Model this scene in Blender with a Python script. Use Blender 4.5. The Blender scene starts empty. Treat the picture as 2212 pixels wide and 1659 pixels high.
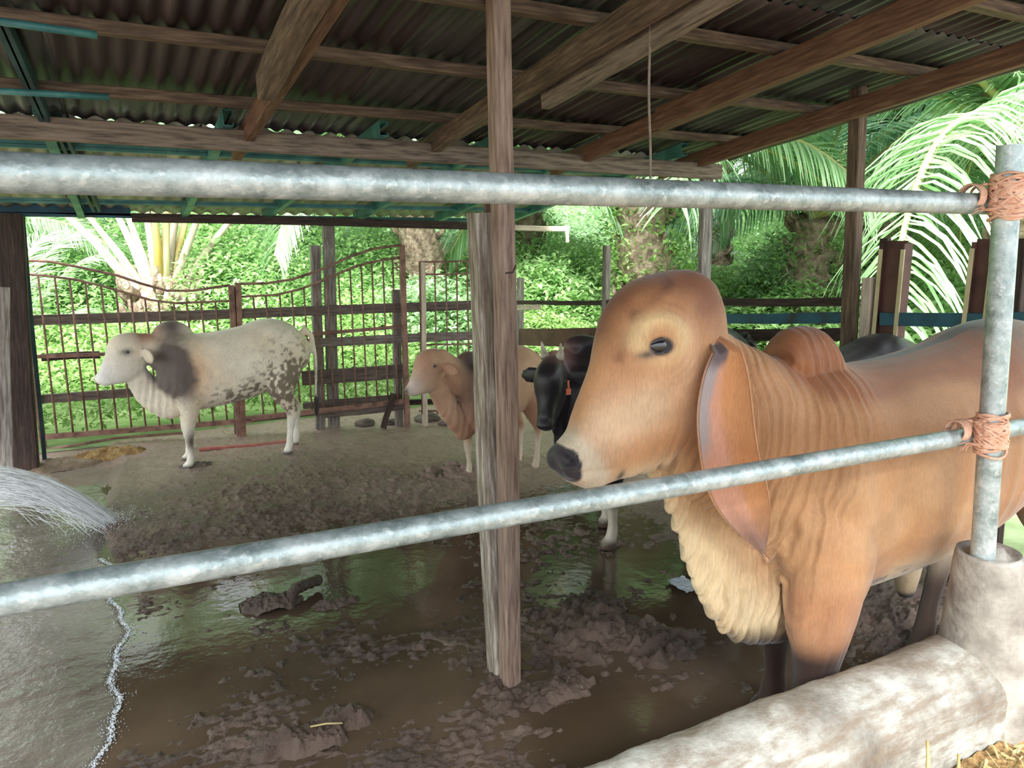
import bpy, bmesh, math, random
import numpy as np
from mathutils import Vector, Matrix
random.seed(7); RNG = np.random.RandomState(11)
sc = bpy.context.scene; col = sc.collection
PI = math.pi
# ------------------------------------------------------------------ camera and ray helpers
H = 1.75; F = 1650.; P = math.radians(10.77); A = math.radians(28)
fw = np.array([math.sin(A)*math.cos(P), math.cos(A)*math.cos(P), -math.sin(P)])
rt = np.array([math.cos(A), -math.sin(A), 0.]); up = np.cross(rt, fw); CC = np.array([0, 0, H])
def ray(x, y): return fw + rt*(x-1106)/F - up*(y-829.5)/F
def onz(x, y, z=0.): r = ray(x, y); return Vector(CC + r*(z-H)/r[2])
def onY(x, y, Y): r = ray(x, y); return Vector(CC + r*Y/r[1])
def onX(x, y, X): r = ray(x, y); return Vector(CC + r*X/r[0])
def atd(x, y, d): return Vector(CC + ray(x, y)*d)
cam = bpy.data.cameras.new('camera'); camo = bpy.data.objects.new('camera', cam); col.objects.link(camo)
camo.location = (0, 0, H); camo.rotation_euler = (PI/2-P, 0, -A)
cam.sensor_width = 36; cam.lens = F/2212*36; cam.clip_start = .05; cam.clip_end = 300
sc.camera = camo
sc.view_settings.view_transform = 'Standard'; sc.view_settings.look = 'None'
sc.view_settings.gamma = 1; sc.view_settings.use_curve_mapping = False
sc.view_settings.exposure = 1.45
try:
    sc.cycles.max_bounces = 8; sc.cycles.diffuse_bounces = 4; sc.cycles.transparent_max_bounces = 8
    sc.cycles.caustics_reflective = False; sc.cycles.caustics_refractive = False
except Exception: pass
# ------------------------------------------------------------------ helpers
def s2l(r, g, b):
    f = lambda c: c/12.92 if c <= .04045 else ((c+.055)/1.055)**2.4
    return (f(r/255), f(g/255), f(b/255), 1)
def tag(o, label=None, cat=None, group=None, kind=None):
    if label: o['label'] = label
    if cat: o['category'] = cat
    if group: o['group'] = group
    if kind: o['kind'] = kind
    return o
def thing(name, loc, label, cat, group=None, rz=0):
    o = bpy.data.objects.new(name, None); col.objects.link(o); o.location = loc; o.rotation_euler = (0, 0, rz)
    o.empty_display_size = .1
    return tag(o, label, cat, group)
def link_mesh(name, me, mat=None, parent=None, smooth=False):
    o = bpy.data.objects.new(name, me); col.objects.link(o)
    if mat is not None and len(me.materials) == 0: me.materials.append(mat)
    if parent is not None: o.parent = parent
    if smooth: me.polygons.foreach_set('use_smooth', [True]*len(me.polygons))
    return o
def fast_mesh(name, V, Fq):
    """V (n,3), Fq (m,4) or (m,3) arrays -> mesh"""
    V = np.asarray(V, dtype=np.float32); Fq = np.asarray(Fq, dtype=np.int32); k = Fq.shape[1]
    me = bpy.data.meshes.new(name); me.vertices.add(len(V)); me.vertices.foreach_set('co', V.ravel())
    me.loops.add(Fq.size); me.loops.foreach_set('vertex_index', Fq.ravel())
    me.polygons.add(len(Fq)); me.polygons.foreach_set('loop_start', np.arange(0, Fq.size, k, dtype=np.int32))
    me.update(calc_edges=True); me.validate(); return me
class MB:
    def __init__(s): s.v = []; s.f = []
    def box(s, c, d, R=None):
        i = len(s.v)
        for x in (-1, 1):
            for y in (-1, 1):
                for z in (-1, 1):
                    p = Vector((x*d[0]/2, y*d[1]/2, z*d[2]/2))
                    if R is not None: p = R @ p
                    s.v.append(tuple(p+Vector(c)))
        for q in ((0,1,3,2),(4,6,7,5),(0,4,5,1),(2,3,7,6),(0,2,6,4),(1,5,7,3)): s.f.append(tuple(i+k for k in q))
    def bar(s, a, b, w, h, upv=(0, 0, 1)):
        a = Vector(a); b = Vector(b); x = (b-a); L = x.length; x.normalize()
        y = Vector(upv).cross(x)
        if y.length < 1e-4: y = Vector((0, 1, 0)).cross(x)
        y.normalize(); z = x.cross(y)
        s.box((a+b)/2, (L, w, h), Matrix((x, y, z)).transposed())
    def tube(s, pts, r, n=8, cap=True):
        pts = [Vector(p) for p in pts]; rr = r if hasattr(r, '__len__') else [r]*len(pts)
        i0 = len(s.v); t0 = (pts[1]-pts[0]).normalized()
        nrm = t0.cross(Vector((0, 0, 1)))
        if nrm.length < 1e-3: nrm = Vector((1, 0, 0))
        nrm.normalize()
        for k, p in enumerate(pts):
            t = (pts[min(k+1, len(pts)-1)]-pts[max(k-1, 0)]).normalized()
            nrm = (nrm - t*nrm.dot(t)).normalized(); bn = t.cross(nrm)
            for j in range(n):
                a = 2*PI*j/n; s.v.append(tuple(p+(nrm*math.cos(a)+bn*math.sin(a))*rr[k]))
        for k in range(len(pts)-1):
            for j in range(n):
                a = i0+k*n+j; b = i0+k*n+(j+1) % n; s.f.append((a, b, b+n, a+n))
        if cap:
            s.f.append(tuple(i0+j for j in range(n))[::-1]); e = i0+(len(pts)-1)*n; s.f.append(tuple(e+j for j in range(n)))
    def sphere(s, c, r, n=10, m=7):
        if not hasattr(r, '__len__'): r = (r, r, r)
        i0 = len(s.v); c = Vector(c)
        s.v.append((c.x, c.y, c.z+r[2]))
        for k in range(1, m):
            th = PI*k/m
            for j in range(n):
                a = 2*PI*j/n; s.v.append((c.x+r[0]*math.sin(th)*math.cos(a), c.y+r[1]*math.sin(th)*math.sin(a), c.z+r[2]*math.cos(th)))
        s.v.append((c.x, c.y, c.z-r[2])); e = len(s.v)-1
        for j in range(n):
            s.f.append((i0, i0+1+j, i0+1+(j+1) % n)); s.f.append((e, e-n+(j+1) % n, e-n+j))
        for k in range(m-2):
            for j in range(n):
                a = i0+1+k*n+j; b = i0+1+k*n+(j+1) % n; s.f.append((a, a+n, b+n, b))
    def mesh(s, name):
        me = bpy.data.meshes.new(name); me.from_pydata(s.v, [], s.f); me.update(); return me
    def build(s, name, mat, parent=None, smooth=False, loc=None):
        me = s.mesh(name)
        if loc is not None:
            me.transform(Matrix.Translation(-Vector(loc)))
        o = link_mesh(name, me, mat, parent, smooth)
        if loc is not None: o.location = loc
        return o
# value noise in numpy
_perm = RNG.rand(64, 64, 64).astype(np.float32)
def vnoise(p, s=1.):
    q = np.asarray(p, dtype=np.float64)/s; i = np.floor(q).astype(int); f = q-i; f = f*f*(3-2*f); out = 0
    for a in (0, 1):
        for b in (0, 1):
            for c in (0, 1):
                w = (f[:, 0] if a else 1-f[:, 0])*(f[:, 1] if b else 1-f[:, 1])*(f[:, 2] if c else 1-f[:, 2])
                out = out + w*_perm[(i[:, 0]+a) & 63, (i[:, 1]+b) & 63, (i[:, 2]+c) & 63]
    return out
def fbm(p, s=1., o=4):
    r = 0; a = .5; t = 0
    for k in range(o): r = r+a*vnoise(np.asarray(p)+17.3*k, s/2**k); t += a; a *= .5
    return r/t
def sst(a, b, x): t = np.clip((x-a)/(b-a), 0, 1); return t*t*(3-2*t)
# ------------------------------------------------------------------ materials
def newmat(name):
    m = bpy.data.materials.new(name); m.use_nodes = True; nt = m.node_tree; return m, nt, nt.nodes['Principled BSDF']
def node(nt, t, **k):
    n = nt.nodes.new(t)
    for a, b in k.items():
        if a in n.inputs: n.inputs[a].default_value = b
        else: setattr(n, a, b)
    return n
def ramp(nt, stops):
    r = nt.nodes.new('ShaderNodeValToRGB'); e = r.color_ramp.elements
    while len(e) < len(stops): e.new(.5)
    for i, (p, c) in enumerate(stops): e[i].position = p; e[i].color = c
    return r
def noisy(name, cols, scale=6., stretch=(1, 1, 1), rough=.8, bump=.2, bscale=None, metal=0., spec=None, detail=6., coords='Object', dist=.01, nrough=.6):
    m, nt, b = newmat(name); L = nt.links
    tc = node(nt, 'ShaderNodeTexCoord'); mp = node(nt, 'ShaderNodeMapping'); mp.inputs['Scale'].default_value = stretch
    L.new(tc.outputs[coords], mp.inputs[0])
    oi = node(nt, 'ShaderNodeObjectInfo'); ad = node(nt, 'ShaderNodeVectorMath', operation='ADD')
    ml = node(nt, 'ShaderNodeVectorMath', operation='SCALE'); ml.inputs['Scale'].default_value = 13.
    cx = node(nt, 'ShaderNodeCombineXYZ'); L.new(oi.outputs['Random'], cx.inputs[0]); L.new(oi.outputs['Random'], cx.inputs[1])
    L.new(cx.outputs[0], ml.inputs[0]); L.new(mp.outputs[0], ad.inputs[0]); L.new(ml.outputs[0], ad.inputs[1])
    n1 = node(nt, 'ShaderNodeTexNoise', Scale=scale, Detail=detail, Roughness=nrough); L.new(ad.outputs[0], n1.inputs['Vector'])
    k = len(cols); r = ramp(nt, [(.3+.4*i/(max(k-1, 1)), c) for i, c in enumerate(cols)]); L.new(n1.outputs['Fac'], r.inputs[0])
    L.new(r.outputs[0], b.inputs['Base Color'])
    b.inputs['Roughness'].default_value = rough; b.inputs['Metallic'].default_value = metal
    if spec is not None: b.inputs['Specular IOR Level'].default_value = spec
    if bump:
        n2 = node(nt, 'ShaderNodeTexNoise', Scale=bscale or scale*3, Detail=5.); L.new(ad.outputs[0], n2.inputs['Vector'])
        bp = node(nt, 'ShaderNodeBump', Strength=bump, Distance=dist); L.new(n2.outputs['Fac'], bp.inputs['Height']); L.new(bp.outputs[0], b.inputs['Normal'])
    return m
M = {}
wood = lambda n, cs, **k: noisy(n, cs, scale=5, stretch=(1.2, 14, 14), rough=.85, bump=.5, bscale=9, dist=.006, **k)
M['purlin'] = wood('grey brown sawn timber', [s2l(58, 46, 37), s2l(100, 82, 66), s2l(132, 112, 92)])
M['rafter'] = wood('reddish brown timber', [s2l(72, 50, 38), s2l(112, 80, 60), s2l(138, 104, 80)])
M['beam'] = wood('weathered grey timber', [s2l(66, 55, 47), s2l(124, 108, 94), s2l(150, 134, 118)])
M['post'] = wood('pinkish brown planed post timber', [s2l(96, 76, 66), s2l(140, 118, 104), s2l(168, 148, 130)])
M['oldpost'] = wood('pale flaking post timber', [s2l(90, 76, 66), s2l(140, 128, 114), s2l(196, 190, 180)])
M['greypost'] = wood('grey weathered fence timber', [s2l(84, 76, 70), s2l(136, 128, 120), s2l(172, 166, 158)])
M['darkwood'] = wood('dark damp fence timber', [s2l(34, 27, 24), s2l(62, 48, 42), s2l(84, 68, 60)])
M['darkgrey'] = wood('dark grey fence board', [s2l(70, 62, 56), s2l(110, 98, 90), s2l(130, 120, 110)])
M['paleplank'] = wood('pale fresh plank', [s2l(170, 150, 130), s2l(205, 188, 168), s2l(225, 212, 196)])
M['rust'] = noisy('rusty painted gate steel', [s2l(86, 62, 54), s2l(138, 104, 90), s2l(160, 128, 112)], scale=12, rough=.8, bump=.3)
M['teal'] = noisy('teal painted steel', [s2l(36, 84, 86), s2l(58, 116, 114), s2l(96, 156, 146)], scale=5, rough=.5, bump=.05)
M['tealdark'] = noisy('dark teal painted steel', [s2l(28, 48, 50), s2l(44, 72, 72), s2l(60, 92, 88)], scale=5, rough=.6, bump=.05)
M['blue'] = noisy('blue painted rail with rust', [s2l(60, 40, 34), s2l(36, 78, 96), s2l(40, 92, 112), s2l(48, 104, 124)], scale=7, rough=.55, bump=.1)
M['redbrown'] = noisy('red brown primed steel', [s2l(62, 42, 36), s2l(98, 66, 56), s2l(110, 80, 66)], scale=6, rough=.7, bump=.1)
M['cream'] = noisy('cream painted edge', [s2l(190, 176, 130), s2l(224, 212, 170)], scale=6, rough=.7, bump=.1)
# galvanised steel
def galv():
    m, nt, b = newmat('galvanised steel tube'); L = nt.links
    tc = node(nt, 'ShaderNodeTexCoord')
    n1 = node(nt, 'ShaderNodeTexNoise', Scale=16., Detail=7., Roughness=.7); L.new(tc.outputs['Object'], n1.inputs['Vector'])
    r = ramp(nt, [(.32, s2l(122, 138, 138)), (.48, s2l(166, 180, 180)), (.68, s2l(208, 218, 218))]); L.new(n1.outputs['Fac'], r.inputs[0])
    vo = node(nt, 'ShaderNodeTexVoronoi', Scale=95.); L.new(tc.outputs['Object'], vo.inputs['Vector'])
    n3 = node(nt, 'ShaderNodeTexNoise', Scale=60., Detail=4.); L.new(tc.outputs['Object'], n3.inputs['Vector'])
    rr = ramp(nt, [(.58, (0, 0, 0, 1)), (.66, (1, 1, 1, 1))]); L.new(n3.outputs['Fac'], rr.inputs[0])
    mx = node(nt, 'ShaderNodeMixRGB', blend_type='MIX'); L.new(rr.outputs[0], mx.inputs[0]); L.new(r.outputs[0], mx.inputs[1]); mx.inputs[2].default_value = s2l(214, 222, 220)
    mm = node(nt, 'ShaderNodeMath', operation='MULTIPLY'); mm.inputs[1].default_value = .5; L.new(rr.outputs[0], mm.inputs[0]); L.new(mm.outputs[0], mx.inputs[0])
    L.new(mx.outputs[0], b.inputs['Base Color'])
    b.inputs['Metallic'].default_value = .5
    r2 = ramp(nt, [(.3, (.34,)*3+(1,)), (.7, (.55,)*3+(1,))]); L.new(n1.outputs['Fac'], r2.inputs[0]); L.new(r2.outputs[0], b.inputs['Roughness'])
    bp = node(nt, 'ShaderNodeBump', Strength=.7, Distance=.003); L.new(n3.outputs['Fac'], bp.inputs['Height']); L.new(bp.outputs[0], b.inputs['Normal'])
    return m
M['galv'] = galv()
M['twine'] = noisy('peach orange plastic twine', [s2l(206, 150, 120), s2l(226, 178, 150), s2l(238, 200, 176)], scale=40, rough=.5, bump=.2)
M['rope'] = noisy('thin grey rope', [s2l(120, 108, 96), s2l(150, 138, 124)], scale=40, rough=.9, bump=.3)
def concrete():
    m, nt, b = newmat('rough wet concrete'); L = nt.links
    tc = node(nt, 'ShaderNodeTexCoord')
    n1 = node(nt, 'ShaderNodeTexNoise', Scale=3.2, Detail=9., Roughness=.68); L.new(tc.outputs['Object'], n1.inputs['Vector'])
    r = ramp(nt, [(.3, s2l(96, 90, 82)), (.42, s2l(146, 142, 132)), (.56, s2l(188, 188, 178)), (.75, s2l(216, 218, 210))]); L.new(n1.outputs['Fac'], r.inputs[0])
    mp = node(nt, 'ShaderNodeMapping'); mp.inputs['Scale'].default_value = (4, 4, 22); mp.inputs['Rotation'].default_value = (0, .5, 0); L.new(tc.outputs['Object'], mp.inputs[0])
    n4 = node(nt, 'ShaderNodeTexNoise', Scale=2., Detail=6., Roughness=.7); L.new(mp.outputs[0], n4.inputs['Vector'])
    r4 = ramp(nt, [(.42, (0, 0, 0, 1)), (.62, (.7, .7, .7, 1))]); L.new(n4.outputs['Fac'], r4.inputs[0])
    mx = node(nt, 'ShaderNodeMixRGB'); L.new(r4.outputs[0], mx.inputs[0]); L.new(r.outputs[0], mx.inputs[1]); mx.inputs[2].default_value = s2l(120, 102, 82)
    # muddy crust on the pen-side top of the kerb (dirt with its own place)
    sp = node(nt, 'ShaderNodeSeparateXYZ'); L.new(tc.outputs['Object'], sp.inputs[0])
    n5 = node(nt, 'ShaderNodeTexNoise', Scale=9., Detail=6.); L.new(tc.outputs['Object'], n5.inputs['Vector'])
    ma = node(nt, 'ShaderNodeMath', operation='MULTIPLY_ADD'); L.new(n5.outputs['Fac'], ma.inputs[0]); ma.inputs[1].default_value = .12; L.new(sp.outputs['Y'], ma.inputs[2])
    rm = ramp(nt, [(.0, (0, 0, 0, 1)), (1., (1, 1, 1, 1))]); mr = node(nt, 'ShaderNodeMapRange'); mr.inputs['From Min'].default_value = .10; mr.inputs['From Max'].default_value = .24
    L.new(ma.outputs[0], mr.inputs['Value']); 
    mx2 = node(nt, 'ShaderNodeMixRGB'); L.new(mr.outputs[0], mx2.inputs[0]); L.new(mx.outputs[0], mx2.inputs[1]); mx2.inputs[2].default_value = s2l(104, 82, 64)
    L.new(mx2.outputs[0], b.inputs['Base Color']); b.inputs['Roughness'].default_value = .75
    n2 = node(nt, 'ShaderNodeTexNoise', Scale=45., Detail=8., Roughness=.7); L.new(tc.outputs['Object'], n2.inputs['Vector'])
    bp = node(nt, 'ShaderNodeBump', Strength=.6, Distance=.012); L.new(n2.outputs['Fac'], bp.inputs['Height']); L.new(bp.outputs[0], b.inputs['Normal'])
    return m
M['concrete'] = concrete()
M['straw'] = noisy('chopped feed and straw', [s2l(92, 66, 40), s2l(158, 124, 78), s2l(206, 178, 120)], scale=30, rough=.95, bump=1., bscale=60, dist=.01)
def mudmat():
    m, nt, b = newmat('wet trampled mud'); L = nt.links
    tc = node(nt, 'ShaderNodeTexCoord')
    n1 = node(nt, 'ShaderNodeTexNoise', Scale=2.2, Detail=9., Roughness=.65); L.new(tc.outputs['Object'], n1.inputs['Vector'])
    r = ramp(nt, [(.3, s2l(60, 48, 41)), (.5, s2l(92, 76, 66)), (.62, s2l(116, 98, 86)), (.78, s2l(146, 128, 112))]); L.new(n1.outputs['Fac'], r.inputs[0])
    # drier, paler trampled mud towards the back right corner of the pen
    sp = node(nt, 'ShaderNodeSeparateXYZ'); L.new(tc.outputs['Object'], sp.inputs[0])
    s1 = node(nt, 'ShaderNodeMath', operation='MULTIPLY_ADD'); L.new(sp.outputs['Y'], s1.inputs[0]); s1.inputs[1].default_value = .55
    s2 = node(nt, 'ShaderNodeMath', operation='MULTIPLY_ADD'); L.new(sp.outputs['X'], s2.inputs[0]); s2.inputs[1].default_value = .45; s2.inputs[2].default_value = -1.0; L.new(s2.outputs[0], s1.inputs[2])
    nn = node(nt, 'ShaderNodeTexNoise', Scale=1.3, Detail=5.); L.new(tc.outputs['Object'], nn.inputs['Vector'])
    s3 = node(nt, 'ShaderNodeMath', operation='MULTIPLY_ADD'); L.new(nn.outputs['Fac'], s3.inputs[0]); s3.inputs[1].default_value = 1.6; L.new(s1.outputs[0], s3.inputs[2])
    mr = node(nt, 'ShaderNodeMapRange'); mr.inputs['From Min'].default_value = 2.4; mr.inputs['From Max'].default_value = 4.0; L.new(s3.outputs[0], mr.inputs['Value'])
    mm = node(nt, 'ShaderNodeMixRGB'); L.new(mr.outputs[0], mm.inputs[0]); L.new(r.outputs[0], mm.inputs[1]); mm.inputs[2].default_value = s2l(176, 150, 138)
    L.new(mm.outputs[0], b.inputs['Base Color'])
    n2 = node(nt, 'ShaderNodeTexNoise', Scale=5., Detail=6.); L.new(tc.outputs['Object'], n2.inputs['Vector'])
    r2 = ramp(nt, [(.35, (.12,)*3+(1,)), (.65, (.42,)*3+(1,))]); L.new(n2.outputs['Fac'], r2.inputs[0]); L.new(r2.outputs[0], b.inputs['Roughness'])
    n3 = node(nt, 'ShaderNodeTexNoise', Scale=38., Detail=9., Roughness=.7); L.new(tc.outputs['Object'], n3.inputs['Vector'])
    bp = node(nt, 'ShaderNodeBump', Strength=.9, Distance=.015); L.new(n3.outputs['Fac'], bp.inputs['Height']); L.new(bp.outputs[0], b.inputs['Normal'])
    return m
M['mud'] = mudmat()
def watermat(name, c1, c2, rough=.06, bump=.12, bs=9.):
    m, nt, b = newmat(name); L = nt.links
    tc = node(nt, 'ShaderNodeTexCoord')
    n1 = node(nt, 'ShaderNodeTexNoise', Scale=1.7, Detail=7.); L.new(tc.outputs['Object'], n1.inputs['Vector'])
    r = ramp(nt, [(.35, c1), (.65, c2)]); L.new(n1.outputs['Fac'], r.inputs[0]); L.new(r.outputs[0], b.inputs['Base Color'])
    b.inputs['Roughness'].default_value = rough; b.inputs['IOR'].default_value = 1.36; b.inputs['Specular IOR Level'].default_value = .7
    n3 = node(nt, 'ShaderNodeTexNoise', Scale=bs, Detail=5., Roughness=.55); L.new(tc.outputs['Object'], n3.inputs['Vector'])
    bp = node(nt, 'ShaderNodeBump', Strength=bump, Distance=.02); L.new(n3.outputs['Fac'], bp.inputs['Height']); L.new(bp.outputs[0], b.inputs['Normal'])
    return m
M['puddle'] = watermat('murky brown standing water', s2l(72, 59, 46), s2l(98, 83, 68))
M['flow'] = watermat('shallow running rinse water', s2l(92, 84, 74), s2l(122, 116, 106), rough=.12, bump=.5, bs=16.)
def spraymat():
    m, nt, b = newmat('white water spray'); b.inputs['Base Color'].default_value = (.95, .98, 1, 1)
    b.inputs['Roughness'].default_value = .25; b.inputs['Alpha'].default_value = .85; b.inputs['IOR'].default_value = 1.33
    return m
M['spray'] = spraymat()
def sheetmat():
    m, nt, b = newmat('stained corrugated roof sheet'); L = nt.links
    tc = node(nt, 'ShaderNodeTexCoord'); oi = node(nt, 'ShaderNodeObjectInfo')
    mp = node(nt, 'ShaderNodeMapping'); mp.inputs['Scale'].default_value = (9, .5, 1); L.new(tc.outputs['Object'], mp.inputs[0])
    n1 = node(nt, 'ShaderNodeTexNoise', Scale=1.6, Detail=6., Roughness=.6); L.new(mp.outputs[0], n1.inputs['Vector'])
    rA = ramp(nt, [(.3, s2l(38, 27, 27)), (.5, s2l(54, 39, 38)), (.72, s2l(88, 72, 70))])
    rB = ramp(nt, [(.3, s2l(44, 46, 42)), (.5, s2l(66, 70, 64)), (.72, s2l(104, 112, 102))])
    L.new(n1.outputs['Fac'], rA.inputs[0]); L.new(n1.outputs['Fac'], rB.inputs[0])
    mx = node(nt, 'ShaderNodeMixRGB'); L.new(rA.outputs[0], mx.inputs[1]); L.new(rB.outputs[0], mx.inputs[2])
    L.new(oi.outputs['Color'], mx.inputs[0])
    L.new(mx.outputs[0], b.inputs['Base Color']); b.inputs['Roughness'].default_value = .5; b.inputs['Metallic'].default_value = .15
    n2 = node(nt, 'ShaderNodeTexNoise', Scale=60., Detail=4.); L.new(tc.outputs['Object'], n2.inputs['Vector'])
    bp = node(nt, 'ShaderNodeBump', Strength=.2, Distance=.004); L.new(n2.outputs['Fac'], bp.inputs['Height']); L.new(bp.outputs[0], b.inputs['Normal'])
    return m
M['sheet'] = sheetmat()
M['palesheet'] = noisy('pale corrugated roof sheet', [s2l(112, 108, 96), s2l(158, 156, 142), s2l(190, 190, 176)], scale=3, stretch=(5, .6, 1), rough=.55, bump=.1)
def leafmat(name, c1, c2, c3, rough=.4, trans=.3, spec=.3):
    m, nt, b = newmat(name); L = nt.links; ge = node(nt, 'ShaderNodeNewGeometry')
    tc = node(nt, 'ShaderNodeTexCoord'); n1 = node(nt, 'ShaderNodeTexNoise', Scale=1.3, Detail=3.); L.new(tc.outputs['Object'], n1.inputs['Vector'])
    mm = node(nt, 'ShaderNodeMath', operation='MULTIPLY_ADD'); L.new(ge.outputs['Random Per Island'], mm.inputs[0]); mm.inputs[1].default_value = .6
    m2 = node(nt, 'ShaderNodeMath', operation='MULTIPLY'); m2.inputs[1].default_value = .5; L.new(n1.outputs['Fac'], m2.inputs[0]); L.new(m2.outputs[0], mm.inputs[2])
    r = ramp(nt, [(.12, c1), (.45, c2), (.85, c3)]); L.new(mm.outputs[0], r.inputs[0]); L.new(r.outputs[0], b.inputs['Base Color'])
    b.inputs['Roughness'].default_value = rough; b.inputs['Specular IOR Level'].default_value = spec
    tr = node(nt, 'ShaderNodeBsdfTranslucent'); L.new(r.outputs[0], tr.inputs[0]); ms = node(nt, 'ShaderNodeMixShader'); ms.inputs[0].default_value = trans
    out = nt.nodes['Material Output']; L.new(b.outputs[0], ms.inputs[1]); L.new(tr.outputs[0], ms.inputs[2]); L.new(ms.outputs[0], out.inputs[0])
    return m
M['palm'] = leafmat('palm leaflets', s2l(92, 140, 84), s2l(144, 186, 128), s2l(196, 220, 180), rough=.32, trans=.35, spec=.8)
M['palmdark'] = leafmat('dark palm leaflets', s2l(98, 142, 112), s2l(140, 182, 150), s2l(190, 218, 192), rough=.32, trans=.25, spec=.8)
M['under'] = leafmat('undergrowth leaves', s2l(122, 164, 100), s2l(170, 210, 136), s2l(214, 238, 180), rough=.5, trans=.5)
M['bright'] = leafmat('bright creeper leaves', s2l(112, 150, 84), s2l(150, 186, 108), s2l(190, 216, 148), rough=.5, trans=.5)
M['shade'] = leafmat('deep green leaves', s2l(112, 150, 110), s2l(158, 194, 142), s2l(198, 224, 178), rough=.4, trans=.45, spec=.7)
M['grass'] = noisy('bright grass ground', [s2l(128, 146, 100), s2l(152, 170, 122), s2l(178, 192, 146)], scale=3, rough=.9, bump=.4, bscale=30, dist=.02)
M['rachis'] = noisy('pale palm stalk', [s2l(150, 150, 96), s2l(190, 186, 120)], scale=8, rough=.5, bump=.1)
M['petiole'] = noisy('yellow and pale palm stalk', [s2l(176, 150, 70), s2l(196, 180, 130), s2l(206, 196, 172)], scale=3, stretch=(1, 1, .3), rough=.5, bump=.1)
M['trunk'] = noisy('shaggy palm trunk', [s2l(84, 70, 58), s2l(142, 122, 104), s2l(184, 166, 146)], scale=9, rough=.95, bump=1., bscale=22, dist=.04)
M['deadleaf'] = noisy('dry grass heap', [s2l(110, 82, 50), s2l(160, 126, 80), s2l(196, 168, 116)], scale=14, rough=.95, bump=1., dist=.03)
M['red'] = noisy('faded red hose rubber', [s2l(140, 70, 66), s2l(180, 100, 92), s2l(190, 130, 116)], scale=9, rough=.6, bump=.1)
M['plastic'] = noisy('crumpled shiny film', [s2l(190, 205, 225), s2l(235, 240, 250)], scale=14, rough=.15, bump=1., bscale=18, dist=.03)  # pale glossy colour standing in for a white reflection on wet mud
M['horn'] = noisy('pale horn', [s2l(150, 136, 120), s2l(206, 196, 180)], scale=20, rough=.45, bump=.1)
M['eye'] = noisy('dark wet eye', [s2l(14, 13, 16), s2l(26, 25, 32)], scale=9, rough=.06, bump=0, spec=.8)
M['lid'] = noisy('dark grey eyelid skin', [s2l(48, 44, 46), s2l(78, 74, 78)], scale=30, rough=.5, bump=.3, dist=.002)
M['tagm'] = noisy('orange ear tag plastic', [s2l(200, 96, 60), s2l(224, 124, 84)], scale=8, rough=.5, bump=0)
M['soil'] = noisy('damp bare soil', [s2l(80, 66, 54), s2l(116, 98, 80), s2l(140, 122, 100)], scale=4, rough=.8, bump=.6, bscale=22, dist=.02)

# ------------------------------------------------------------------ beams as oriented boards
def board(name, a, b, w, h, mat, label=None, cat=None, group=None, parent=None, upv=(0, 0, 1), wob=.003, seg=10, kind=None):
    a = Vector(a); b = Vector(b); x = b-a; L = x.length; x.normalize()
    y = Vector(upv).cross(x)
    if y.length < 1e-3: y = Vector((0, 1, 0)).cross(x)
    y.normalize(); z = x.cross(y)
    bm = bmesh.new(); rings = []; c = min(w, h)*.08
    prof = [(-w/2+c, -h/2), (w/2-c, -h/2), (w/2, -h/2+c), (w/2, h/2-c), (w/2-c, h/2), (-w/2+c, h/2), (-w/2, h/2-c), (-w/2, -h/2+c)]
    ph = random.random()*9
    for k in range(seg+1):
        t = k/seg; oy = wob*math.sin(t*7+ph); oz = wob*math.sin(t*5+ph*2)
        rings.append([bm.verts.new((t*L, p[0]*(1+random.uniform(-1, 1)*wob*4)+oy, p[1]*(1+random.uniform(-1, 1)*wob*4)+oz)) for p in prof])
    for k in range(seg):
        for j in range(8): bm.faces.new((rings[k][j], rings[k][(j+1) % 8], rings[k+1][(j+1) % 8], rings[k+1][j]))
    bm.faces.new(rings[0][::-1]); bm.faces.new(rings[-1]); bmesh.ops.recalc_face_normals(bm, faces=bm.faces)
    me = bpy.data.meshes.new(name); bm.to_mesh(me); bm.free()
    o = link_mesh(name, me, mat, parent)
    mw = Matrix.Translation(a) @ Matrix((x, y, z)).transposed().to_4x4()
    if parent is not None: mw = parent.matrix_world.inverted() @ mw if False else Matrix.Translation(-parent.location) @ mw
    o.matrix_basis = mw
    return tag(o, label, cat, group, kind)
# ================================================================== ROOF
SL = .133
def zr(Y): return 2.37 - SL*(Y-4.15)          # underside level of the main roof sheets
def corr_mesh(name, w, y0, y1, zf, pitch=.076, amp=.009, sag=0.):
    n = int(w/pitch*8)+1; xs = np.linspace(0, w, n); ny = 14; ys = np.linspace(y0, y1, ny)
    X, Y = np.meshgrid(xs, ys, indexing='ij'); Z = amp*np.cos(X/pitch*2*PI) + np.vectorize(zf)(Y) + .003*np.sin(Y*9+X*3)
    V = []
    for dz in (0, .0015): V.append(np.stack([X, Y, Z+dz], -1).reshape(-1, 3))
    V = np.concatenate(V); N = n*ny
    i, j = np.meshgrid(np.arange(n-1), np.arange(ny-1), indexing='ij'); a = (i*ny+j).ravel()
    Fq = np.stack([a, a+1, a+ny+1, a+ny], 1); Fq = np.concatenate([Fq, Fq[:, ::-1]+N])
    e = [];
    for jj in (0, ny-1):
        k = np.arange(n-1)*ny+jj; e.append(np.stack([k, k+ny, k+ny+N, k+N], 1))
    for ii in (0, n-1):
        k = ii*ny+np.arange(ny-1); e.append(np.stack([k, k+1, k+1+N, k+N], 1))
    return fast_mesh(name, V, np.concatenate([Fq]+e))
SW = .62; x = -2.6; k = 0
tint = [.0, .85, .2, .95, .1, .0, .7, .15, .05, .9, .25, .1]
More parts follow.
